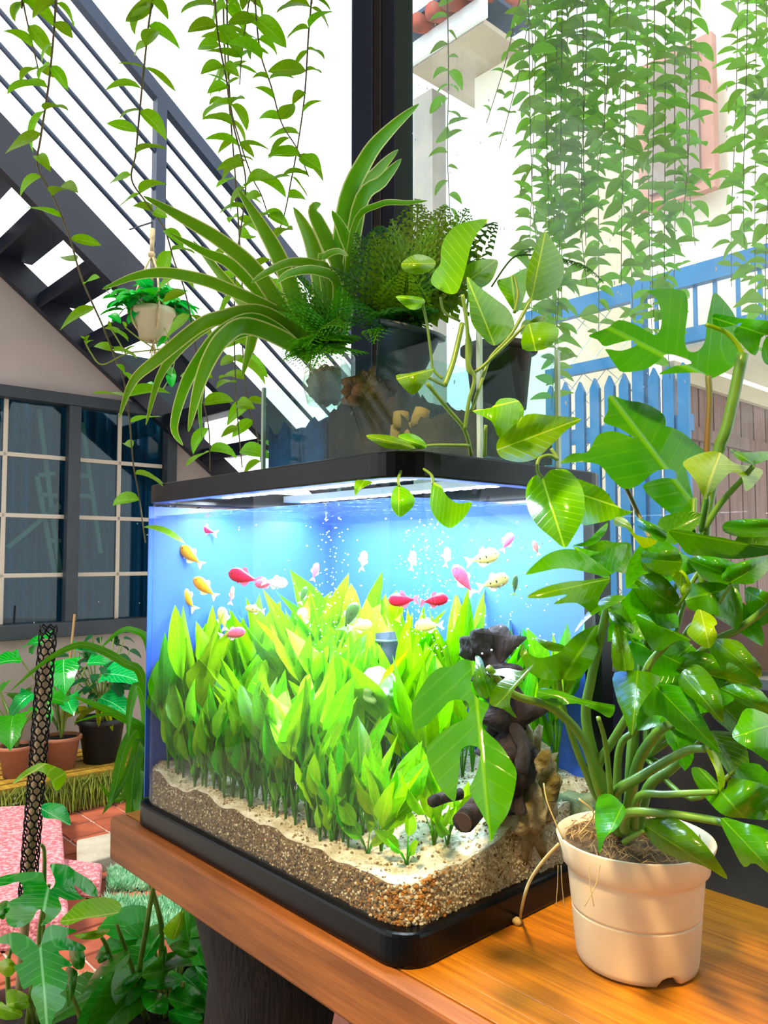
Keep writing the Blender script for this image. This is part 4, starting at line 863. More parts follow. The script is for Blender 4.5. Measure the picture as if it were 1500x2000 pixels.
ML = [
 (C2, d_, [(1155, 1020), (1110, 985), (940, 988), (860, 992), (950, 945), (1050, 930), (1010, 895), (910, 875), (870, 905), (780, 965), (650, 980), (610, 945), (560, 870), (552, 845), (640, 855), (725, 825), (725, 800), (680, 795), (600, 815), (540, 828), (500, 790), (450, 765), (560, 720), (625, 675), (720, 700), (800, 745), (850, 760), (875, 700), (870, 620), (840, 540), (790, 510), (860, 492), (960, 495), (1020, 520), (1030, 620), (1015, 740), (1015, 820), (1040, 860), (1090, 855), (1130, 800), (1140, 700), (1160, 600), (1185, 515), (1250, 570), (1310, 660), (1330, 760), (1335, 850), (1310, 930), (1250, 980)], (1155, 1020), (560, 720), .80, .90, .05),
 (C2, m_, [(1175, 650), (1210, 640), (1310, 660), (1400, 670), (1500, 680), (1590, 720), (1620, 800), (1600, 900), (1500, 940), (1462, 880), (1475, 800), (1500, 765), (1460, 780), (1425, 885), (1330, 800), (1300, 740), (1350, 690), (1260, 715), (1190, 710)], (1200, 670), (1600, 800), .76, .70, .03),
 (C1, m_, [(835, 475), (900, 495), (985, 510), (1050, 545), (1072, 580), (1065, 640), (1060, 700), (1075, 740), (1100, 735), (1100, 690), (1070, 625), (1075, 605), (1140, 630), (1200, 680), (1230, 715), (1160, 760), (1175, 860), (1195, 940), (1185, 990), (1120, 985), (1040, 930), (975, 855), (1060, 822), (1115, 825), (1112, 795), (1070, 785), (1020, 800), (960, 850), (900, 868), (845, 825), (790, 765), (700, 755), (630, 760), (680, 720), (740, 715), (765, 680), (790, 640), (850, 625), (915, 645), (940, 655), (880, 615), (812, 588), (830, 540)], (1190, 940), (835, 475), .82, .88, .05),
 (C1, y_, [(1145, 755), (1230, 715), (1300, 715), (1360, 760), (1440, 775), (1480, 800), (1410, 880), (1390, 820), (1340, 800), (1260, 890), (1235, 910), (1200, 840), (1170, 800)], (1235, 905), (1300, 715), .70, .76, .03),
 (C1, d_, [(1342, 700), (1400, 715), (1500, 710), (1560, 730), (1500, 745), (1440, 765), (1370, 740)], (1440, 765), (1342, 700), .76, .80, .02),
 (C1, d_, [(1310, 1020), (1340, 1000), (1420, 993), (1560, 1000), (1560, 1060), (1400, 1070), (1320, 1050)], (1310, 1030), (1560, 1030), .72, .68, .03),
 (C4, d_, [(350, 455), (480, 455), (560, 480), (700, 500), (900, 545), (1050, 560), (1050, 600), (800, 640), (600, 620), (480, 610), (420, 540)], (350, 455), (1050, 580), .72, .70, .04),
 (C4, d_, [(140, 370), (230, 400), (330, 450), (340, 500), (310, 530), (240, 480), (150, 430)], (140, 380), (330, 510), .76, .74, .02),
 (C4, y_, [(0, 370), (60, 370), (110, 420), (140, 480), (280, 520), (200, 570), (150, 530), (80, 440), (0, 420)], (0, 380), (280, 520), .72, .70, .02),
 (C4, m_, [(180, 590), (250, 600), (390, 575), (440, 640), (430, 710), (380, 740), (250, 740), (180, 690)], (180, 640), (435, 660), .70, .66, .03),
 (C4, y_, [(370, 740), (440, 710), (490, 780), (490, 840), (410, 950), (440, 880)], (440, 710), (410, 950), .69, .68, .02),
 (C4, d_, [(480, 640), (600, 620), (750, 650), (800, 700), (760, 830), (640, 800), (560, 740)], (480, 640), (780, 760), .70, .67, .03),
 (C4, o_, [(700, 770), (760, 790), (900, 800), (1010, 700), (1010, 620), (850, 650), (720, 700)], (760, 790), (1010, 640), .66, .66, .03),
 (C4, m_, [(470, 820), (600, 790), (760, 810), (830, 900), (830, 1080), (780, 1090), (750, 1040), (640, 1000), (480, 960)], (750, 830), (480, 900), .70, .72, .03),
 (C4, y_, [(560, 970), (640, 1010), (670, 1060), (650, 1080), (670, 1140), (620, 1220), (540, 1190), (470, 1120), (500, 1060), (530, 980)], (560, 970), (620, 1220), .66, .62, .02),
 (C4, d_, [(140, 1000), (220, 1010), (280, 1070), (400, 1110), (500, 1170), (400, 1175), (300, 1240), (230, 1210), (150, 1060)], (140, 1000), (500, 1170), .67, .63, .02),
 (C4, o_, [(660, 1160), (800, 1170), (880, 1250), (950, 1330), (950, 1410), (850, 1370), (740, 1310), (720, 1380), (650, 1280), (610, 1220)], (650, 1170), (950, 1410), .64, .60, .02),
 (C4, o_, [(420, 1400), (500, 1330), (570, 1340), (650, 1430), (700, 1550), (705, 1700), (620, 1640), (520, 1560), (430, 1480)], (440, 1390), (705, 1700), .64, .58, .02),
 (C4, d_, [(0, 1380), (200, 1370), (300, 1420), (240, 1500), (160, 1620), (115, 1790), (60, 1660), (10, 1530)], (150, 1380), (115, 1790), .66, .60, .03),
 (C4, o_, [(200, 1440), (380, 1460), (480, 1500), (560, 1640), (690, 1900), (560, 1830), (400, 1740), (310, 1660), (190, 1640)], (250, 1450), (690, 1900), .67, .62, .03),
 (C4, d_, [(690, 1480), (820, 1450), (960, 1500), (1040, 1640), (980, 1640), (850, 1590), (760, 1530)], (690, 1480), (1040, 1640), .64, .60, .02),
 (C4, o_, [(860, 1610), (1000, 1650), (1100, 1700), (1050, 1960), (900, 1890), (770, 1800), (800, 1710)], (1090, 1700), (770, 1800), .58, .54, .03),
 (C1, o_, [(485, 1225), (560, 1150), (640, 1120), (720, 1130), (800, 1190), (840, 1245), (760, 1220), (640, 1200), (550, 1215)], (835, 1240), (485, 1225), .70, .66, .02),
 (C1, d_, [(490, 1320), (560, 1280), (660, 1255), (740, 1250), (840, 1240), (800, 1310), (770, 1390), (700, 1345), (600, 1350), (660, 1310), (560, 1325)], (840, 1245), (490, 1320), .69, .64, .03),
 (C1, m_, [(680, 1105), (740, 1085), (800, 1030), (830, 1010), (815, 1060), (760, 1105)], (830, 1015), (680, 1105), .74, .72, .02),
 (C1, m_, [(680, 1108), (780, 1130), (830, 1120), (910, 1100), (880, 1190), (830, 1230), (770, 1180)], (840, 1220), (690, 1110), .74, .74, .02),
 (C1, d_, [(905, 1318), (870, 1345), (760, 1400), (690, 1470), (730, 1400), (800, 1330), (850, 1312)], (905, 1318), (690, 1470), .66, .64, .02),
 (C5, m_, [(135, 810), (105, 600), (150, 480), (250, 320), (350, 240), (450, 230), (540, 170), (620, 180), (655, 220), (640, 300), (620, 350), (630, 440), (700, 520), (780, 560), (740, 650), (720, 740), (760, 800), (860, 890), (940, 1000), (1010, 1120), (1015, 1210), (990, 1350), (940, 1510), (850, 1640), (790, 1760), (770, 1620), (700, 1480), (610, 1310), (650, 1200), (690, 1080), (705, 980), (690, 940), (620, 915), (560, 930), (530, 980), (520, 1130), (500, 1280), (480, 1400), (400, 1340), (330, 1250), (270, 1120), (240, 1010), (240, 930), (320, 840), (450, 740), (560, 690), (600, 620), (580, 530), (450, 525), (370, 600), (250, 730), (170, 770)], (640, 200), (790, 1760), .66, .57, .03),
 (C5, m_, [(660, 140), (700, 145), (730, 200), (760, 300), (840, 370), (790, 490), (700, 500), (640, 400), (640, 330), (660, 220)], (780, 470), (670, 140), .65, .67, .02),
 (C5, d_, [(760, 270), (860, 250), (960, 245), (1060, 265), (1170, 210), (1080, 340), (990, 440), (960, 560), (1020, 680), (900, 600), (780, 550), (830, 400), (920, 320), (780, 300)], (1170, 210), (850, 560), .66, .62, .03),
 (C3, m_, [(475, 225), (490, 260), (540, 290), (620, 270), (650, 240), (700, 190), (790, 150), (800, 200), (770, 300), (700, 380), (640, 380), (560, 380), (490, 340), (470, 290), (460, 270)], (640, 380), (790, 150), .68, .74, .03),
 (C3, m_, [(525, 205), (570, 215), (650, 240), (640, 260), (590, 260), (550, 235)], (650, 245), (525, 205), .70, .72, .01),
 (C3, d_, [(535, 430), (560, 415), (640, 430), (720, 460), (820, 480), (860, 490), (840, 540), (780, 510), (700, 480), (600, 490), (550, 460)], (850, 500), (535, 430), .66, .64, .02),
 (C3, o_, [(790, 870), (840, 860), (880, 890), (905, 930), (870, 1000), (820, 1040), (795, 1110), (785, 1040), (775, 950)], (890, 910), (795, 1110), .67, .64, .02),
 (C3, d_, [(980, 970), (1020, 960), (1090, 950), (1160, 990), (1230, 1060), (1290, 1140), (1330, 1215), (1230, 1160), (1120, 1130), (1040, 1090), (990, 1030)], (985, 990), (1330, 1215), .68, .62, .03),
 (C3, d_, [(1180, 750), (1240, 760), (1320, 840), (1350, 790), (1520, 840), (1520, 960), (1400, 960), (1320, 950), (1260, 900), (1200, 820)], (1300, 850), (1400, 960), .62, .60, .03),
 (C3, o_, [(1300, 960), (1400, 980), (1500, 1010), (1580, 1100), (1580, 1250), (1450, 1150), (1400, 1165), (1350, 1080)], (1310, 965), (1580, 1250), .60, .55, .03),
 (C3, y_, [(1240, 670), (1290, 700), (1322, 800), (1300, 850), (1280, 760)], (1240, 675), (1300, 850), .64, .62, .01),
 (C3, y_, [(850, 190), (875, 140), (920, 240), (940, 330), (905, 345), (850, 325)], (905, 345), (870, 145), .68, .70, .01),
 (C3, m_, [(830, 80), (880, 55), (930, 140), (935, 190), (860, 150)], (935, 190), (835, 80), .69, .70, .01),
 (C4, d_, [(380, 1350), (500, 1240), (700, 1280), (900, 1380), (960, 1480), (800, 1500), (600, 1460)], (400, 1340), (960, 1480), .72, .72, .03),
 (C4, m_, [(850, 830), (960, 840), (1050, 900), (1050, 1000), (950, 1080), (880, 1010)], (860, 850), (1050, 960), .74, .72, .03),
 (C4, d_, [(120, 1150), (260, 1250), (450, 1280), (500, 1380), (300, 1400), (100, 1340)], (130, 1180), (500, 1350), .74, .72, .03),
 (C4, d_, [(150, 760), (300, 740), (420, 880), (420, 980), (250, 990), (130, 900)], (160, 780), (420, 960), .74, .72, .03)]
for fr, m, ol, b_, t_, d0, d1, sd in ML: shaped_leaf(m, mo, fr, ol, b_, t_, d0, d1, sd, .03, arch=.025)
for fr, pts, d0, d1, r, m in (
 (C3, [(880, 1020), (860, 940), (800, 860), (730, 640), (600, 500), (430, 440), (330, 330)], .76, .66, (.0055, .003), mo_s), (C3, [(880, 1020), (820, 870), (740, 560), (760, 380), (800, 200), (830, 60)], .77, .7, (.006, .0035), mo_s),
 (C3, [(920, 1020), (920, 900), (960, 720), (1030, 610), (1080, 570)], .75, .68, (.006, .004), mo_s), (C3, [(860, 1000), (860, 860), (960, 790), (1150, 680), (1240, 670)], .74, .64, (.0055, .003), mo_s),
 (C3, [(940, 1000), (960, 870), (1080, 860), (1290, 850)], .72, .62, (.004, .0025), mo_s), (C3, [(900, 1010), (910, 940), (1060, 940), (1300, 975), (1350, 1010)], .72, .60, (.0045, .003), mo_s),
 (C3, [(900, 1060), (930, 1040), (985, 1010)], .74, .68, (.003, .002), mo_s), (C3, [(850, 1000), (840, 850), (820, 650), (790, 540)], .73, .66, (.003, .002), mo_s), (C3, [(820, 800), (790, 740), (860, 620), (940, 480), (1000, 320), (1080, 230)], .77, .68, (.0045, .003), mo_s),
 (C3, [(840, 1000), (760, 820), (690, 650), (640, 480), (620, 330)], .78, .68, (.004, .002), mo_s), (C3, [(950, 1010), (1000, 830), (1090, 760), (1160, 700)], .78, .74, (.006, .004), mo_s), (C3, [(870, 1000), (870, 760), (890, 640), (960, 560), (965, 300)], .8, .76, (.0045, .0025), mo_s),
 (C3, [(920, 1000), (930, 700), (960, 430), (1020, 100), (1030, -60)], .8, .8, (.006, .005), mo_s), (C1, [(1230, 1330), (1235, 1030), (1290, 720), (1330, 600), (1395, 300)], .8, .76, (.006, .0055), mo_s), (C1, [(1240, 1040), (1245, 710), (1255, 500), (1250, 395)], .79, .80, (.0035, .0032), mo_b),
 (C1, [(1230, 1040), (1300, 930), (1390, 830), (1440, 770)], .78, .76, (.0035, .0025), mo_s), (C1, [(1185, 1050), (1190, 980), (1192, 910)], .8, .82, (.003, .003), mo_s), (C1, [(1220, 1040), (1245, 920), (1240, 890)], .78, .7, (.003, .0025), mo_s), (C1, [(1010, 1080), (960, 980), (905, 860)], .8, .84, (.0025, .0025), mo_b), (C1, [(1395, 310), (1370, 260), (1320, 210), (1240, 180)], .76, .76, (.003, .002), mo_y),
 (C4, [(450, 1350), (640, 1180), (800, 1100), (960, 985), (1050, 900)], .72, .68, (.0035, .003), mo_s), (C4, [(560, 1170), (650, 980), (760, 800)], .7, .67, (.002, .0015), mo_s), (C4, [(210, 1370), (300, 1230), (400, 1170)], .68, .65, (.002, .0015), mo_s), (C4, [(410, 950), (470, 860), (490, 830)], .7, .69, (.002, .0015), mo_s)):
    pstem(fr, pts, d0, d1, r, m, mo)
# smaller leaves in the middle of the crown
fl_m = []
for m in (mo_d, mo_m, mo_o, mo_o, mo_d):
    me = leaf_mesh('leaf', prof_heart, 10, 4, R(.08, .2), R(.4, .9), R(0, .1)); me.materials.append(m); fl_m.append(me)
for x, y, x2, y2, d in ((1330, 1080, 1230, 1130, .78), (1360, 1110, 1460, 1150, .78), (1300, 1180, 1200, 1230, .77), (1400, 1190, 1500, 1240, .76), (1350, 1260, 1270, 1330, .77), (1400, 1280, 1500, 1330, .77), (1330, 1340, 1240, 1420, .76), (1400, 1370, 1490, 1450, .76), (1300, 1400, 1350, 1500, .75), (1380, 1430, 1460, 1520, .75), (1260, 1230, 1180, 1190, .78), (1290, 1050, 1370, 1000, .8), (1440, 1080, 1520, 1040, .78), (1440, 1500, 1520, 1590, .70), (1240, 1120, 1160, 1060, .8), (1420, 1330, 1350, 1390, .7)):
    p = W(x, y, d); blade(random.choice(fl_m), None, mo, p, W(x2, y2, d-R(0, .06)), V((R(-.4, .4), -.8, .6)), .72)
    stem([p, W((x+1260)/2, y+60, d+.02), W(1262, 1480, .79)], (.0018, .003), mo_s, mo)
# aerial roots
ar = M('aerial_root', 'b09a62', .7)
stem([W(1092, 1648, .75), W(1062, 1680, .75), W(1035, 1720, .74), W(1022, 1760, .74), Pz(1016, 1792, TZ+.003)], (.0015, .0015), ar, mo, 'aerial_root')
MB().blob(Pz(1010, 1800, TZ+.004), .005, 1, .4, 2, 4).build('root_tip', ar, mo, True)
stem([W(1100, 1640, .76), W(1070, 1570, .77), W(1062, 1530, .78)], .0007, ar, mo, 'aerial_root'); stem([W(1130, 1630, .73), W(1160, 1590, .74), W(1130, 1560, .75)], .0009, ar, mo, 'aerial_root')
for x0, dx in ((1090, -4), (1096, 6), (1150, 10), (1172, -30)): stem([W(x0, 1690, .7), W(x0+dx*.3, 1730, .695), W(x0+dx, 1770, .695)], .0004, ar, mo, 'aerial_root')
# ================================================================== HANGING VINES
vine_m = LM('vine_leaf', '5c9414', '74a622', '98b850', .4, side=.15, transl=.45, rnd=.25, gain=1.35)
vine_o = vine_m
vine_s = M('vine_stem', '5a4436', .7, '6f6a3a', 20)
def vine_meshes(m):
    out = []
    for k in range(4):
        me = leaf_mesh('leaf', prof_lance(R(.75, .95)), 8, 2, R(.05, .3), R(.15, .85), 0, R(-.5, .5)); me.materials.append(m); out.append(me)
    return out
vm1, vm2 = vine_meshes(vine_m), vine_meshes(vine_o)
def vine(pts, lab, grp, meshes, r=.0016, gap=.028, ll=.054, wid=.5, skip=0, topz=2.895, sides=(1, -1), clip=None):
    """pts: points in space from the top down; the stem is carried on up to the ceiling edge it hangs from"""
    p0, p1 = pts[0], pts[1]
    if topz: pts = [V((p0.x, p0.y, topz))]+pts
    c = cr(pts, 8); base = pts[0]
    t = thing('hanging_vine', lab, 'vine', c[-1], grp)
    MB().tube(c, [r*(1-.5*i/len(c)) for i in range(len(c))], 5).build('stem', vine_s, t, True)
    acc = 0; k = random.randint(0, 1)
    for i in range(1, len(c)):
        seg = c[i]-c[i-1]; L_ = seg.length; pos = 0
        while acc+L_-pos >= gap:
            pos += gap-acc; acc = 0; p = c[i-1]+seg*(pos/L_)
            if p.z > 2.75 or (clip and not clip(p)): continue
            s = sides[k % len(sides)]; k += 1
            for rep in ((s,) if R(0, 1) < .7 else (s, -s)):
                d = V((rep*R(.35, 1), R(-.7, .5), R(-.75, .45))).normalized(); l = ll*R(.65, 1.25)
                blade(random.choice(meshes), None, t, p, p+d*l, V((R(-.6, .6), R(-1.6, .1), R(.3, .9))), wid*R(.8, 1.2), 'leaf')
        acc += L_-pos
    return t
def vp(pts, d0, d1): n = len(pts); return [W(x, y, d0+(d1-d0)*i/(n-1)) for i, (x, y) in enumerate(pts)]
GV = 'leafy vines hanging from the terrace ceiling'
VL = [([(45, -60), (45, 0), (62, 80), (77, 145)], 1.30, 1.30, 'short vine tip hanging beside the long vine before the stair rails'),
 ([(112, -60), (109, 0), (105, 65), (95, 165), (80, 265), (74, 325), (107, 390), (135, 460), (160, 545), (200, 635), (225, 700), (240, 734), (252, 812), (260, 903), (270, 959), (284, 1060)], 1.25, 1.12, 'longest brown stemmed vine dropping past the window to the aquarium corner'),
 ([(299, -60), (297, 0), (290, 50), (282, 125), (272, 225), (265, 300), (257, 350), (285, 395), (320, 445), (340, 510), (360, 565), (375, 635), (385, 700), (397, 783), (408, 840), (410, 920)], 1.35, 1.3, 'vine hanging in front of the hanging pot and stair post'),
 ([(418, -60), (420, 0), (427, 75), (445, 170), (455, 240), (470, 300), (480, 360), (470, 450), (460, 520), (458, 667), (463, 800), (473, 913)], 1.4, 1.35, 'long vine falling behind the spider plant to the aquarium rim'),
 ([(442, -60), (443, 0), (445, 90), (450, 200), (465, 265), (492, 345), (510, 380), (525, 425)], 1.45, 1.4, 'vine with broad leaves slanting toward the spider plant leaf tips'),
 ([(487, -60), (486, 0), (473, 100), (468, 165)], 1.42, 1.42, 'short thin vine tip among the thick cluster'),
 ([(497, -60), (498, 0), (508, 100), (530, 170), (550, 240), (580, 290), (603, 345)], 1.38, 1.36, 'curved vine leaning toward the straight vine by the column'),
 ([(609, -60), (608, 0), (602, 75), (595, 185), (582, 280), (570, 345), (555, 420), (535, 480), (520, 560)], 1.4, 1.42, 'straight vine nearest the steel column on its open side'),
 ([(435, -60), (436, 0), (440, 120), (452, 250), (462, 380), (473, 560), (473, 660), (483, 783), (500, 840), (510, 903)], 1.5, 1.42, 'long vine falling behind the others to the planter box corner')]
for pts, d0, d1, lab in VL: vine(vp(pts, d0, d1), lab, GV, vm1, r=.0021, gap=.040, ll=.058)
vine(vp([(873, -60), (874, 0), (876, 150), (874, 300), (880, 440), (880, 470)], 1.62, 1.62), 'single vine hanging close outside the glass beside the column', GV, vm2, gap=.03, ll=.04)
GO = 'curtain of vines hanging outside the glass wall'; LO = 'green vine strand in the leafy curtain outside the glass wall'
xs_ = [1030, 1050, 1062, 1075, 1090, 1100, 1112, 1125, 1138, 1150, 1165, 1180, 1195, 1210, 1228, 1245, 1262, 1280, 1300, 1318, 1335, 1352, 1445, 1462, 1478, 1495, 1512]
ys_ = [520, 640, 580, 760, 690, 800, 620, 560, 480, 430, 660, 300, 330, 420, 560, 640, 700, 620, 740, 640, 480, 420, 560, 480, 620, 520, 700]
for x, y in zip(xs_, ys_):
    d = R(1.65, 1.9); sw = R(-18, 14)
    # outside the glass: keep strands beyond its plane
    p = W(x, 500, d); a_, b_ = ab(p)
    if b_ < GB+.08: d *= (GB+.10+N0.dot(B))/(b_+N0.dot(B))
    vine(vp([(x, -120), (x+sw*.2, 0), (x+sw*.5, y*.4), (x+sw, y*.75), (x+sw*1.2+R(-12, 12), y)], d, d), LO, GO, vm2, gap=.029, ll=.055, wid=.46)
for x, y, x2 in ((985, 240, 950), (1010, 290, 975), (1000, 150, 1040)):
    vine(vp([(x+50, -60), (x+30, 0), ((x+x2)/2+20, y*.5), (x2, y)], 1.75, 1.75), 'sparse thin vine tip straying from the leafy curtain toward the column', 'stray vine tips', vm2, gap=.05, ll=.03)
# trailing yellow-green shoot crossing the long vine
sh = thing('yellow_shoot', 'young yellow green shoot curling below the hanging pot', 'vine', W(205, 700, 1.15))
ysm = M('shoot_stem', '8fa030', .5)
for pts in ([(165, 665), (178, 690), (200, 712), (250, 690), (320, 680), (390, 655)], [(215, 640), (228, 660), (245, 690)], [(245, 640), (270, 660), (300, 680)]): stem(vp(pts, 1.15, 1.14), .0011, ysm, sh)
for x, y, x2, y2 in ((168, 665, 158, 655), (168, 668, 172, 650), (170, 672, 180, 660), (215, 640, 212, 625), (216, 645, 235, 640), (222, 650, 252, 652), (245, 640, 240, 625), (240, 690, 222, 672), (245, 690, 262, 668), (228, 712, 245, 724)): blade(random.choice(vm1), None, sh, W(x, y, 1.15), W(x2, y2, 1.14), V((0, -.5, 1)), .45)
# ================================================================== HANGING POT under the stairs
hp = W(300, 665, 3.33)
ht = thing('hanging_macrame_pot', 'pale pot of green pothos in a rope hanger below the stair rail', 'hanging pot', hp)
cp = M('pale_pot', 'c9c0a0', .5, 'b3aa88', 6); rope = M('rope', 'c9b48e', .9, 'a8926c', 40, bump=.5)
MB().lathe(hp, [(.001, 0), (.058, 0), (.082, .105), (.085, .106), (.09, .115), (.09, .135), (.084, .136), (.08, .11)], 36).build('pot_body', cp, ht, True)
MB().lathe(hp+UP*.115, [(.001, .006), (.08, 0)], 24).build('soil', soil_m, ht, True)
tk_ = W(297, 478, 3.33)
for k in range(4):
    g_ = k*math.pi/2+.5; e = V((math.cos(g_), math.sin(g_), 0))
    stem([tk_-UP*.045, hp+e*.05+UP*.28, hp+e*.093+UP*.13, hp+e*.075+UP*.05, hp+e*.01-UP*.01], .005, rope, ht, 'cord')
MB().blob(tk_-UP*.045, .016, 1, .3).build('knot', rope, ht, True); MB().tube([tk_-UP*.04, tk_+UP*.07], [.008, .012], 8).build('loop', rope, ht, True)
MB().tube([tk_+UP*.065, tk_+UP*.10, T(AO, ab(tk_)[1], tk_.z+.14)], .004, 6).build('hook', dark_steel, ht)
for k in range(7): MB().tube([hp-UP*.008, hp+V((R(-.02, .02), R(-.02, .02), -R(.05, .09)))], .0035, 4).build('tassel', rope, ht)
hm = leaf_mesh('leaf', prof_heart, 8, 3, .12, .7); hg = LM('hanging_pothos_leaf', '1f8a2c', '2f9c34', '58b858', .3, side=.15, transl=.35, rnd=.35); hm.materials.append(hg)
for k in range(96):
    g_ = R(0, 6.28); rr_ = R(.01, .145); bs = hp+V((math.cos(g_)*.05, math.sin(g_)*.05, .13)); 
    p = hp+V((math.cos(g_)*rr_, math.sin(g_)*rr_, .14+R(0, .12)*(1.15-rr_/.13))); d = V((math.cos(g_+R(-.8, .8)), math.sin(g_+R(-.8, .8)), R(-.6, .5))).normalized()
    blade(hm, None, ht, p, p+d*R(.06, .115), V((R(-.3, .3), R(-.7, 0), 1)), .75)
    if k % 3 == 0: MB().tube([bs, p], .002, 4, False).build('stem', po_s, ht, True)
for x0, pts in ((230, [(245, 590), (215, 575), (205, 560)]), (235, [(250, 600), (228, 620), (215, 615)]), (330, [(330, 660), (325, 720), (300, 760), (285, 750)]), (300, [(310, 690), (340, 690), (335, 730), (315, 765)])):
    c = vp([(300, 612)]+pts, 3.3, 3.25); stem(c, .002, po_s, ht)
    for q in c[1:]: blade(hm, None, ht, q, q+V((R(-.06, .06), -.02, R(-.06, .02))), V((0, -.7, .7)), .75, 'leaf')
# ================================================================== LEFT FOREGROUND AND COURTYARD
lob_m = LM('lobed_leaf', '1c8a40', '2c9a34', '8ad898', .12, side=.22, transl=.3, rnd=.12, spec=.8, gain=1.3)  # bluish green has the sky's sheen put into the leaf colour
lob_y = LM('lobed_leaf_young', '6fae14', '86bc1c', 'c4dc6a', .25, side=.5, transl=.4, rnd=.1)
lob_d = LM('broad_leaf', '2a7a20', '38882a', '5c9c48', .25, side=.2, transl=.28, rnd=.2)
lob_s = M('lobed_stem', '7f9838', .45, '5c7a28', 20)
lp_c = W(30, 2060, 1.5)
lpt = pot('terracotta_planter', 'dull mauve terracotta planter under the lobed leaves', V((lp_c.x, lp_c.y, 0)), .10, .13, lp_c.z+.06, M('mauve_pot', '6f4a48', .8, '5a3a3a', 6), UP, soil_m)
lo_ = thing('lobed_philodendron', 'glossy deeply lobed philodendron beside the mesh pole', 'plant', V((lp_c.x, lp_c.y, lp_c.z+.05)))
LB = [
 (lob_m, [(260, 660), (290, 560), (340, 520), (440, 540), (500, 560), (430, 600), (540, 650), (545, 690), (380, 690), (450, 760), (470, 790), (400, 800), (440, 840), (430, 930), (390, 970), (430, 1000), (410, 1060), (360, 1100), (320, 1200), (270, 1180), (230, 1060), (200, 980), (210, 910), (150, 940), (120, 850), (90, 790), (150, 760), (80, 700), (60, 650), (0, 640), (0, 600), (80, 570), (140, 580), (200, 610), (240, 650)], (262, 660), (310, 1200), 1.30, 1.18, .05),
 (lob_m, [(330, 290), (360, 240), (340, 180), (330, 125), (430, 130), (490, 170), (600, 240), (640, 330), (580, 330), (480, 260), (520, 330), (560, 350), (440, 360), (380, 340), (400, 420), (330, 500), (265, 525), (300, 460), (250, 420), (200, 500), (110, 540), (40, 500), (50, 380), (140, 330), (150, 280), (120, 240), (0, 270), (0, 210), (150, 180), (270, 180), (290, 230)], (320, 260), (265, 525), 1.42, 1.34, .06),
 (lob_y, [(390, 500), (450, 430), (520, 370), (640, 340), (760, 360), (790, 410), (760, 450), (680, 470), (560, 480), (440, 525)], (780, 440), (390, 500), 1.35, 1.25, .05),
 (lob_y, [(480, 590), (560, 570), (650, 550), (720, 550), (640, 610), (540, 615)], (720, 555), (480, 595), 1.36, 1.3, .03),
 (lob_d, [(520, 990), (570, 900), (640, 800), (730, 720), (830, 690), (840, 740), (800, 800), (700, 840), (600, 900)], (835, 715), (520, 990), 1.36, 1.28, .04),
 (lob_d, [(630, 700), (660, 690), (730, 715), (680, 760), (640, 770)], (700, 700), (640, 770), 1.4, 1.38, .02),
 (lob_y, [(0, 760), (60, 740), (110, 800), (60, 860), (0, 830)], (0, 790), (110, 800), 1.4, 1.36, .03), (lob_y, [(40, 960), (100, 940), (190, 990), (180, 1060), (60, 1080)], (190, 1010), (40, 1040), 1.4, 1.34, .03), (lob_y, [(0, 1020), (60, 1060), (140, 1080), (130, 1130), (0, 1130)], (0, 1060), (140, 1110), 1.38, 1.34, .03),
 (lob_d, [(430, 800), (500, 820), (500, 900), (450, 1060), (430, 950)], (470, 800), (450, 1060), 1.36, 1.34, .02), (lob_d, [(450, 690), (545, 690), (545, 800), (480, 800)], (500, 680), (520, 810), 1.4, 1.38, .02), (lob_d, [(0, 380), (60, 370), (40, 470), (0, 480)], (50, 390), (0, 450), 1.45, 1.42, .02)]
for m, ol, b_, t_, d0, d1, sd in LB: shaped_leaf(m, lo_, S8, ol, b_, t_, d0, d1, sd, .05, arch=.04)
shaped_leaf(lob_y, lo_, (0, 1200, 2.5), [(60, 830), (100, 780), (150, 745), (200, 725), (250, 735), (320, 770), (310, 830), (270, 860), (240, 800), (190, 765), (130, 790)], (205, 740), (65, 830), 1.38, 1.34, .03, .03)
shaped_leaf(lob_m, lo_, (0, 1200, 2.5), [(205, 930), (260, 920), (320, 940), (345, 1030), (280, 1000), (210, 990)], (205, 950), (345, 1030), 1.5, 1.45, .03, .03)
for pts, d0, d1 in (([(230, 1160), (200, 1000), (262, 660)], 1.48, 1.3), ([(250, 1160), (255, 800), (260, 520), (320, 260)], 1.5, 1.42), ([(900, 1100), (870, 840), (760, 520)], 1.5, 1.36), ([(200, 1160), (270, 700), (290, 100), (270, 0)], 1.5, 1.45), ([(180, 1160), (190, 1050), (200, 930)], 1.45, 1.4), ([(720, 740), (690, 650), (660, 600)], 1.4, 1.38), ([(530, 1150), (500, 1060), (470, 980)], 1.45, 1.42), ([(60, 1100), (50, 800), (70, 680)], 1.5, 1.45)):
    pstem(S8, pts, d0, d1, (.005, .003), lob_s, lo_)
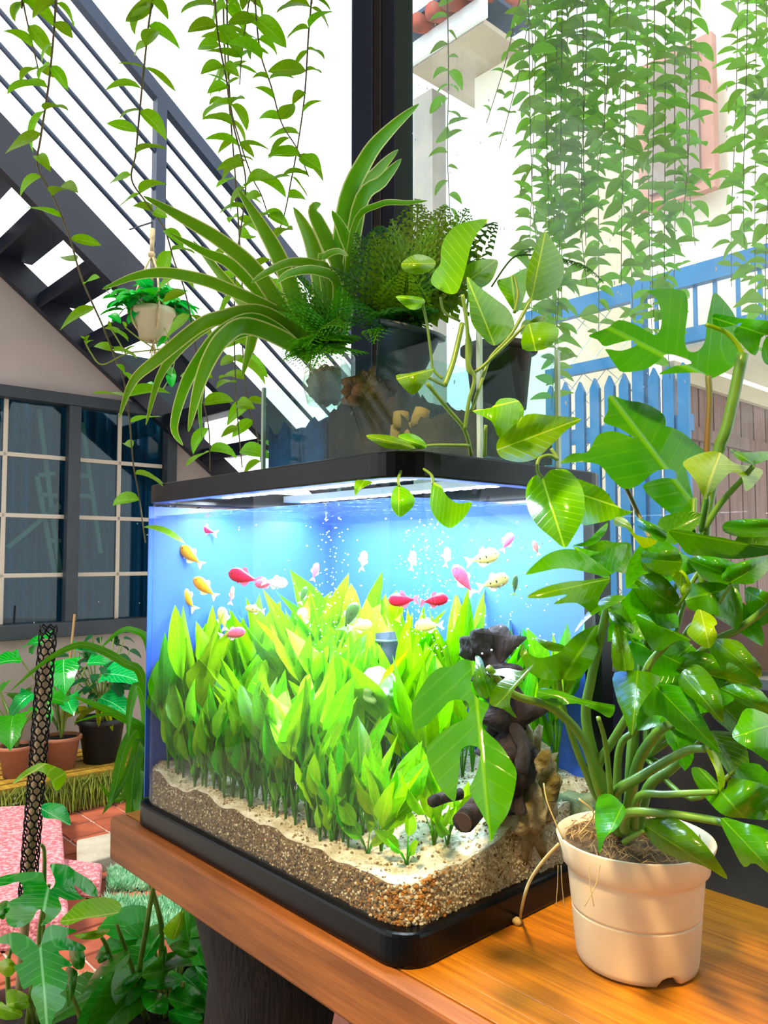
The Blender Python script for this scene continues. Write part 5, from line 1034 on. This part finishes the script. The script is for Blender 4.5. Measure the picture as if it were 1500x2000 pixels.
# climbing pole of black netting around a pale stick
p0, p1 = W(50, 1790, 1.52), W(94, 1232, 1.5)
mp_ = thing('mesh_climbing_pole', 'leaning climbing pole of black hexagonal netting around a pale core', 'plant pole', p0)
MB().tube([p0-(p1-p0)*.25, p0+(p1-p0)*.97], .0085, 12).build('pale_core', M('pale_stick', 'd3b58e', .8, 'b8976c', 20), mp_, True)
ax = (p1-p0); Lp = ax.length; ax.normalize(); ex = ax.orthogonal().normalized(); ey = ax.cross(ex); rp = .0155; nh = 7; rowh = .0125
net = MB(); rows = int(Lp*1.03/rowh)
def cyl(t, h): g_ = t*2*math.pi/nh; return p0+ax*h+(ex*math.cos(g_)+ey*math.sin(g_))*rp
for i in range(rows):
    for k in range(nh):
        t0 = k+(i % 2)*.5; h = i*rowh
        c = cyl(t0, h); c2 = cyl(t0, h+rowh*.5)
        net.tube([c, c2], .0017, 4, False)
        for dt in (-.5, .5): net.tube([c2, cyl(t0+dt/2, h+rowh*.75), cyl(t0+dt, h+rowh)], .0017, 4, False)
net.build('netting', black_plastic, mp_, True)
# arching strap-leaved plant behind the left end of the aquarium
gs = thing('arching_strap_plant', 'long arching strap leaves behind the left end of the aquarium', 'plant', W(275, 1640, 1.5))
gm = LM('strap_leaf', '3f8a1c', '559a24', 'a0c868', .3, side=0, transl=.35, rnd=.25)
for pts, w in (([(276, 1600), (290, 1420), (276, 1318), (245, 1295), (195, 1268), (150, 1260), (90, 1290), (20, 1350)], 17), ([(285, 1600), (300, 1400), (290, 1260), (260, 1230), (230, 1235), (195, 1268)], 14), ([(285, 1600), (285, 1440), (235, 1400), (190, 1378), (145, 1360)], 16), ([(285, 1600), (285, 1450), (250, 1410), (210, 1395), (140, 1412)], 9), ([(285, 1560), (285, 1400), (270, 1340), (255, 1380), (250, 1440)], 22), ([(285, 1560), (275, 1430), (245, 1460), (225, 1540), (210, 1580)], 24), ([(288, 1560), (278, 1450), (262, 1500), (255, 1580), (250, 1640)], 26), ([(285, 1560), (270, 1470), (240, 1530), (200, 1590)], 16), ([(285, 1580), (265, 1500), (245, 1550), (220, 1560), (195, 1530)], 14), ([(280, 1570), (275, 1500), (268, 1560), (270, 1600)], 20)):
    strap('leaf', gm, gs, vp(pts, 1.55, 1.42), w*1.5/F, R(-.4, .4), .3)
gp = pot('hidden_nursery_pot', 'dark nursery pot on the floor holding the arching strap leaves', V((-.30, 1.86, 0)), .1, .13, .42, blk, UP, soil_m)
stem([V((-.30, 1.86, .38)), V((-.36, 1.75, .62)), W(285, 1640, 1.55), W(285, 1560, 1.55)], .006, lob_s, gs)
# big-leaved plant in the dark green pot under the table
gpc = W(330, 2080, 1.55)
gpt = pot('dark_green_pot', 'large dark green glazed pot on the floor beneath the table edge', V((gpc.x, gpc.y, 0)), .095, .13, .30, M('green_glaze', '0e2c2c', .15, '173c38', 5, spec=.7), UP, soil_m)
ut = thing('under_table_philodendron', 'dark green leafy plant growing under the table from the green pot', 'plant', V((gpc.x, gpc.y, .27)))
ul_me = leaf_mesh('leaf', prof_heart, 9, 3, .15, .7); ul_me.materials.append(lob_d)
UL = [([(1270, 790), (1340, 820), (1420, 850), (1480, 900), (1480, 1030), (1400, 990), (1330, 930)], (1270, 790), (1480, 1030), lob_m), ([(1290, 660), (1380, 690), (1450, 740), (1460, 850), (1350, 810), (1310, 760)], (1450, 850), (1290, 660), lob_d),
 ([(740, 960), (800, 880), (900, 830), (880, 900), (830, 950), (770, 975)], (900, 835), (740, 965), lob_d), ([(1040, 930), (1045, 760), (1075, 650), (1095, 760), (1085, 920)], (1060, 930), (1075, 650), lob_d), ([(920, 850), (1000, 760), (1150, 690), (1260, 780), (1150, 800), (1000, 880)], (1250, 770), (920, 850), lob_d),
 ([(930, 930), (1000, 830), (1080, 800), (1190, 860), (1130, 920), (1020, 940)], (1190, 870), (930, 930), lob_d), ([(930, 760), (960, 680), (1040, 580), (1030, 680), (980, 740)], (935, 750), (1040, 580), lob_m), ([(1090, 1000), (1200, 900), (1300, 960), (1340, 1080), (1200, 1100)], (1100, 1000), (1340, 1080), lob_d),
 ([(920, 980), (1000, 950), (1090, 1000), (1080, 1100), (960, 1080)], (1080, 980), (940, 1080), lob_d), ([(1100, 660), (1200, 620), (1290, 700), (1200, 740)], (1110, 670), (1290, 700), lob_d), ([(1340, 1000), (1420, 1030), (1480, 1100), (1400, 1160), (1330, 1100)], (1350, 1010), (1440, 1150), lob_d), ([(1100, 1080), (1220, 1060), (1320, 1120), (1250, 1170), (1120, 1160)], (1110, 1090), (1310, 1140), lob_d), ([(1180, 420), (1230, 400), (1240, 520), (1230, 640), (1150, 600)], (1230, 640), (1200, 410), lob_d), ([(1060, 560), (1130, 470), (1200, 430), (1190, 540), (1130, 620)], (1130, 620), (1190, 440), lob_y)]
for ol, b_, t_, m in UL: shaped_leaf(m, ut, S8, ol, b_, t_, 1.42+R(-.04, .04), 1.36+R(-.04, .04), R(-.04, .04), .05, arch=.03)
for pts in ([(960, 1150), (900, 920), (960, 500), (1000, 260)], [(1050, 1120), (1050, 600), (1040, 470), (970, 220)], [(1300, 1150), (1150, 1010), (1090, 900)], [(1080, 1130), (1075, 940)], [(1330, 1130), (1450, 1040)], [(1180, 1100), (1190, 900)]): pstem(S8, pts, 1.5, 1.4, (.006, .004), lob_s, ut)
for k in range(22):
    g_ = R(0, 6.28); c = V((gpc.x, gpc.y, .3)); e = V((math.cos(g_), math.sin(g_), 0)); p = c+e*R(.02, .12)+UP*R(.0, .12)
    blade(ul_me, None, ut, p, p+(e+UP*R(-.3, .5)).normalized()*R(.09, .15), V((R(-.3, .3), -.5, 1)), .62); MB().tube([c-UP*.03, p], .003, 5, False).build('stem', lob_s, ut, True)
# courtyard: artificial turf, pink slabs, kerb, shelf with pots
def turf(name, lab, quad, n, z=.012):
    mb = MB(); P = [V(p) for p in quad]
    mb.add([V((p.x, p.y, z-.004)) for p in P], [tuple(range(4))])
    for k in range(n):
        u, v = R(0, 1), R(0, 1); c = (P[0]*(1-u)+P[1]*u)*(1-v)+(P[3]*(1-u)+P[2]*u)*v; g_ = R(0, 6.28); w = V((math.cos(g_), math.sin(g_), 0))*.004; h = R(.018, .04)
        b_ = V((c.x, c.y, z-.004)); t_ = b_+UP*h+V((R(-.02, .02), R(-.02, .02), 0)); mb.add([b_-w, b_+w, t_], [(0, 1, 2)])
    tag(mb.build(name, M('turf_green', '5cb474', .7, 'b4e0bc', 30, rnd=0), None), lab, 'turf', kind='stuff')
turf('artificial_turf', 'pale green artificial turf strip beside the pink slab', [Pz(216, 1712, 0), Pz(310, 1700, 0), Pz(335, 1742, 0), Pz(212, 1748, 0)], 5000)
turf('artificial_turf', 'green artificial turf square on the tiles near the dark green pot', [Pz(135, 1930, 0), Pz(240, 1920, 0), Pz(240, 2040, 0), Pz(100, 2040, 0)], 3500)
turf('artificial_turf', 'green artificial turf patch on the tiles behind the tall stems', [Pz(200, 1765, 0), Pz(370, 1765, 0), Pz(380, 1850, 0), Pz(240, 1830, 0)], 4000)
pink = M('pink_granite', 'b8606a', .8, 'e0a0a4', 90, bump=.5, bscale=120, thr=(.45, .6))
sl = MB(); q = [Pz(-120, 1580, .1), Pz(118, 1568, .1), Pz(135, 1790, .1), Pz(-140, 1800, .1)]; sl.prism([V((p.x, p.y, 0)) for p in q], .005, .1); tag(sl.build('pink_slab', pink, None, bevel=.012), 'large speckled pink stone slab behind the mesh pole', 'slab')
sl = MB(); q = [Pz(86, 1675, .06), Pz(200, 1690, .06), Pz(196, 1725, .06), Pz(90, 1718, .06)]; sl.prism([V((p.x, p.y, 0)) for p in q], .005, .07); tag(sl.build('pink_block', pink, None, bevel=.012), 'small speckled pink stone block with a dark end on the floor', 'slab')
kb = MB(); q = [Pz(150, 1640, .06), Pz(290, 1610, .06), Pz(290, 1650, .06), Pz(150, 1690, .06)]; kb.prism([V((p.x, p.y, 0)) for p in q], .005, .06); tag(kb.build('concrete_kerb', M('concrete', 'b5ac9a', .85, '98907e', 8, bump=.3), None, bevel=.006), 'pale concrete kerb below the trailing moss', 'kerb')
sh_a, sz = AW-.32, .13
sf = thing('slatted_plant_shelf', 'low yellow slatted wooden shelf along the wall carrying pots', 'shelf', T(sh_a, 1.1, 0)); ylw = M('yellow_timber', 'b8902a', .6, '8f6a1c', 9, (10, 1, 10, -YAW), bump=.1)
for k in range(6): MB().box(T(sh_a-.2+k*.085, 1.0, sz), .065, 2.2, .025, A, B).build('slat', ylw, sf)
for b_ in (0.1, 1.0, 1.9): MB().box(T(sh_a, b_, sz/2-.01), .5, .05, sz-.02, A, B).build('bearer', ylw, sf)
terra = M('terracotta', 'a86a4c', .8, '8d5640', 7); zt2 = sz+.013
def far_pot(lab, px, r, h, m, name): c = Pa(px, 1085, sh_a-.05); c = V((c.x, c.y, zt2)); return c, pot(name, lab, c, r*.72, r, h, m, UP, soil_m, .008)
c1, _ = far_pot('terracotta pot with a lobed plant on the yellow shelf', 128, .085, .15, terra, 'terracotta_pot')
c2, _ = far_pot('smaller terracotta pot at the outer end of the yellow shelf', 42, .075, .14, terra, 'terracotta_pot')
c3, _ = far_pot('black plastic pot with a dark bush on the yellow shelf', 205, .11, .21, blk, 'black_plastic_pot')
def small_plant(name, lab, c, h, n, ml, mat, wid, up=.5, spread=.14, stems=True, ll=.12):
    t = thing(name, lab, 'plant', c); me = [leaf_mesh('leaf', ml, 8, 3, R(.05, .2), R(.4, .9)) for _ in range(2)]
    for m in me: m.materials.append(mat)
    for k in range(n):
        g_ = 2*math.pi*k/n*2.4+R(-.4, .4); e = V((math.cos(g_), math.sin(g_), 0)); top = c+e*spread*R(.3, 1)+UP*h*R(.35, 1)
        if stems: MB().tube([c, c+e*.03+UP*h*.3, top], [.005, .004, .003], 5, False).build('stem', lob_s, t, True)
        blade(random.choice(me), None, t, top, top+(e+UP*R(-.7, .1)).normalized()*ll*R(.7, 1.3), UP+V((0, -.5, 0)), wid)
    return t
def prof_lobed(u): return max(.01, .5*(1-u**1.8)**.7*(.55+.45*abs(math.sin(u*11)))*min(1, u*6+.25))
small_plant('lobed_leaf_plant', 'tall stemmed plant with lobed leaves in the terracotta pot', c1+UP*.13, .52, 12, prof_lobed, lob_m, .9, ll=.17, spread=.2)
small_plant('lobed_leaf_plant', 'shorter lobed plant in the smaller terracotta pot', c2+UP*.12, .36, 9, prof_lobed, lob_d, .9, ll=.15, spread=.18)
small_plant('dark_bush', 'dense dark leaved bush in the black plastic pot', c3+UP*.18, .42, 46, prof_heart, LM('bush_leaf', '1a4a2a', '235a30', '3c7048', .4, rnd=.3), .6, ll=.075, spread=.17)
small_plant('bromeliad_rosette', 'yellow green rosette at the foot of the dark bush', c3+UP*.19, .12, 9, prof_lance(.6), LM('rosette_leaf', '7c8a24', '96982e', 'b8b850', .4, rnd=.2), .25, stems=False, ll=.17, spread=.05)
stk = MB().tube([c1+UP*.1, c1+V((.05, 0, .72))], .006, 6).build('bamboo_stake', M('bamboo', '8a6a3c', .7), None, True); tag(stk, 'thin brown bamboo stake in the terracotta pot', 'stake')
ms = MB(); 
for k in range(900):
    c = T(sh_a-.27-R(0, .03), R(-.1, 1.35), sz+R(-.01, .03)); l = R(.05, .28)*(1 if R(0, 1) < .7 else 1.4); l = min(l, c.z-.02)
    e = V((R(-.03, .03), R(-.05, .0), 0)); ms.tube([c, c+e-UP*l*.4, c+e*1.6-UP*l], .0022, 3, False)
    if k % 2: 
        for z_ in (.3, .6, .9): p = c+e*z_-UP*l*z_; ms.add([p, p+V((R(-.015, .015), 0, -.008)), p+V((R(-.015, .015), 0, .01))], [(0, 1, 2)])
tag(ms.build('trailing_moss', M('moss_green', '6a7a1e', .8, '88922c', 20, transl=.3), None), 'yellow green trailing moss fringe hanging from the shelf front', 'moss', kind='stuff')
# terracotta pots on the ledge outside the low glass wall
for k, (px, py) in enumerate(((1470, 1285), (1395, 1290))):
    c = Pb(px, py, GB+.2); MBc = pot('ledge_pot', ('orange terracotta pot' if k == 0 else 'smaller terracotta pot')+' behind the split leaf plant on the outer ledge', V((c.x, c.y, .96)), .05, .07, .1, M('orange_terracotta', 'b0623c', .75, '96502f', 6), UP, soil_m)
ol_ = MB().box(T(-.6, GB+.2, .47), 2.6, .26, .96, A, B).build('outer_ledge', M('outer_ledge_stone', 'a89c90', .85), None); tag(ol_, 'pale stone ledge outside the glass wall below the vines', 'ledge')

vt = MB().box(T(-.3, .86, 2.95), 2.6, .16, .14, A, B).build('vine_trough', M('trough_grey', '6a6660', .8), None); tag(vt, 'long grey trough under the eaves from which the outdoor vines hang', 'planter')
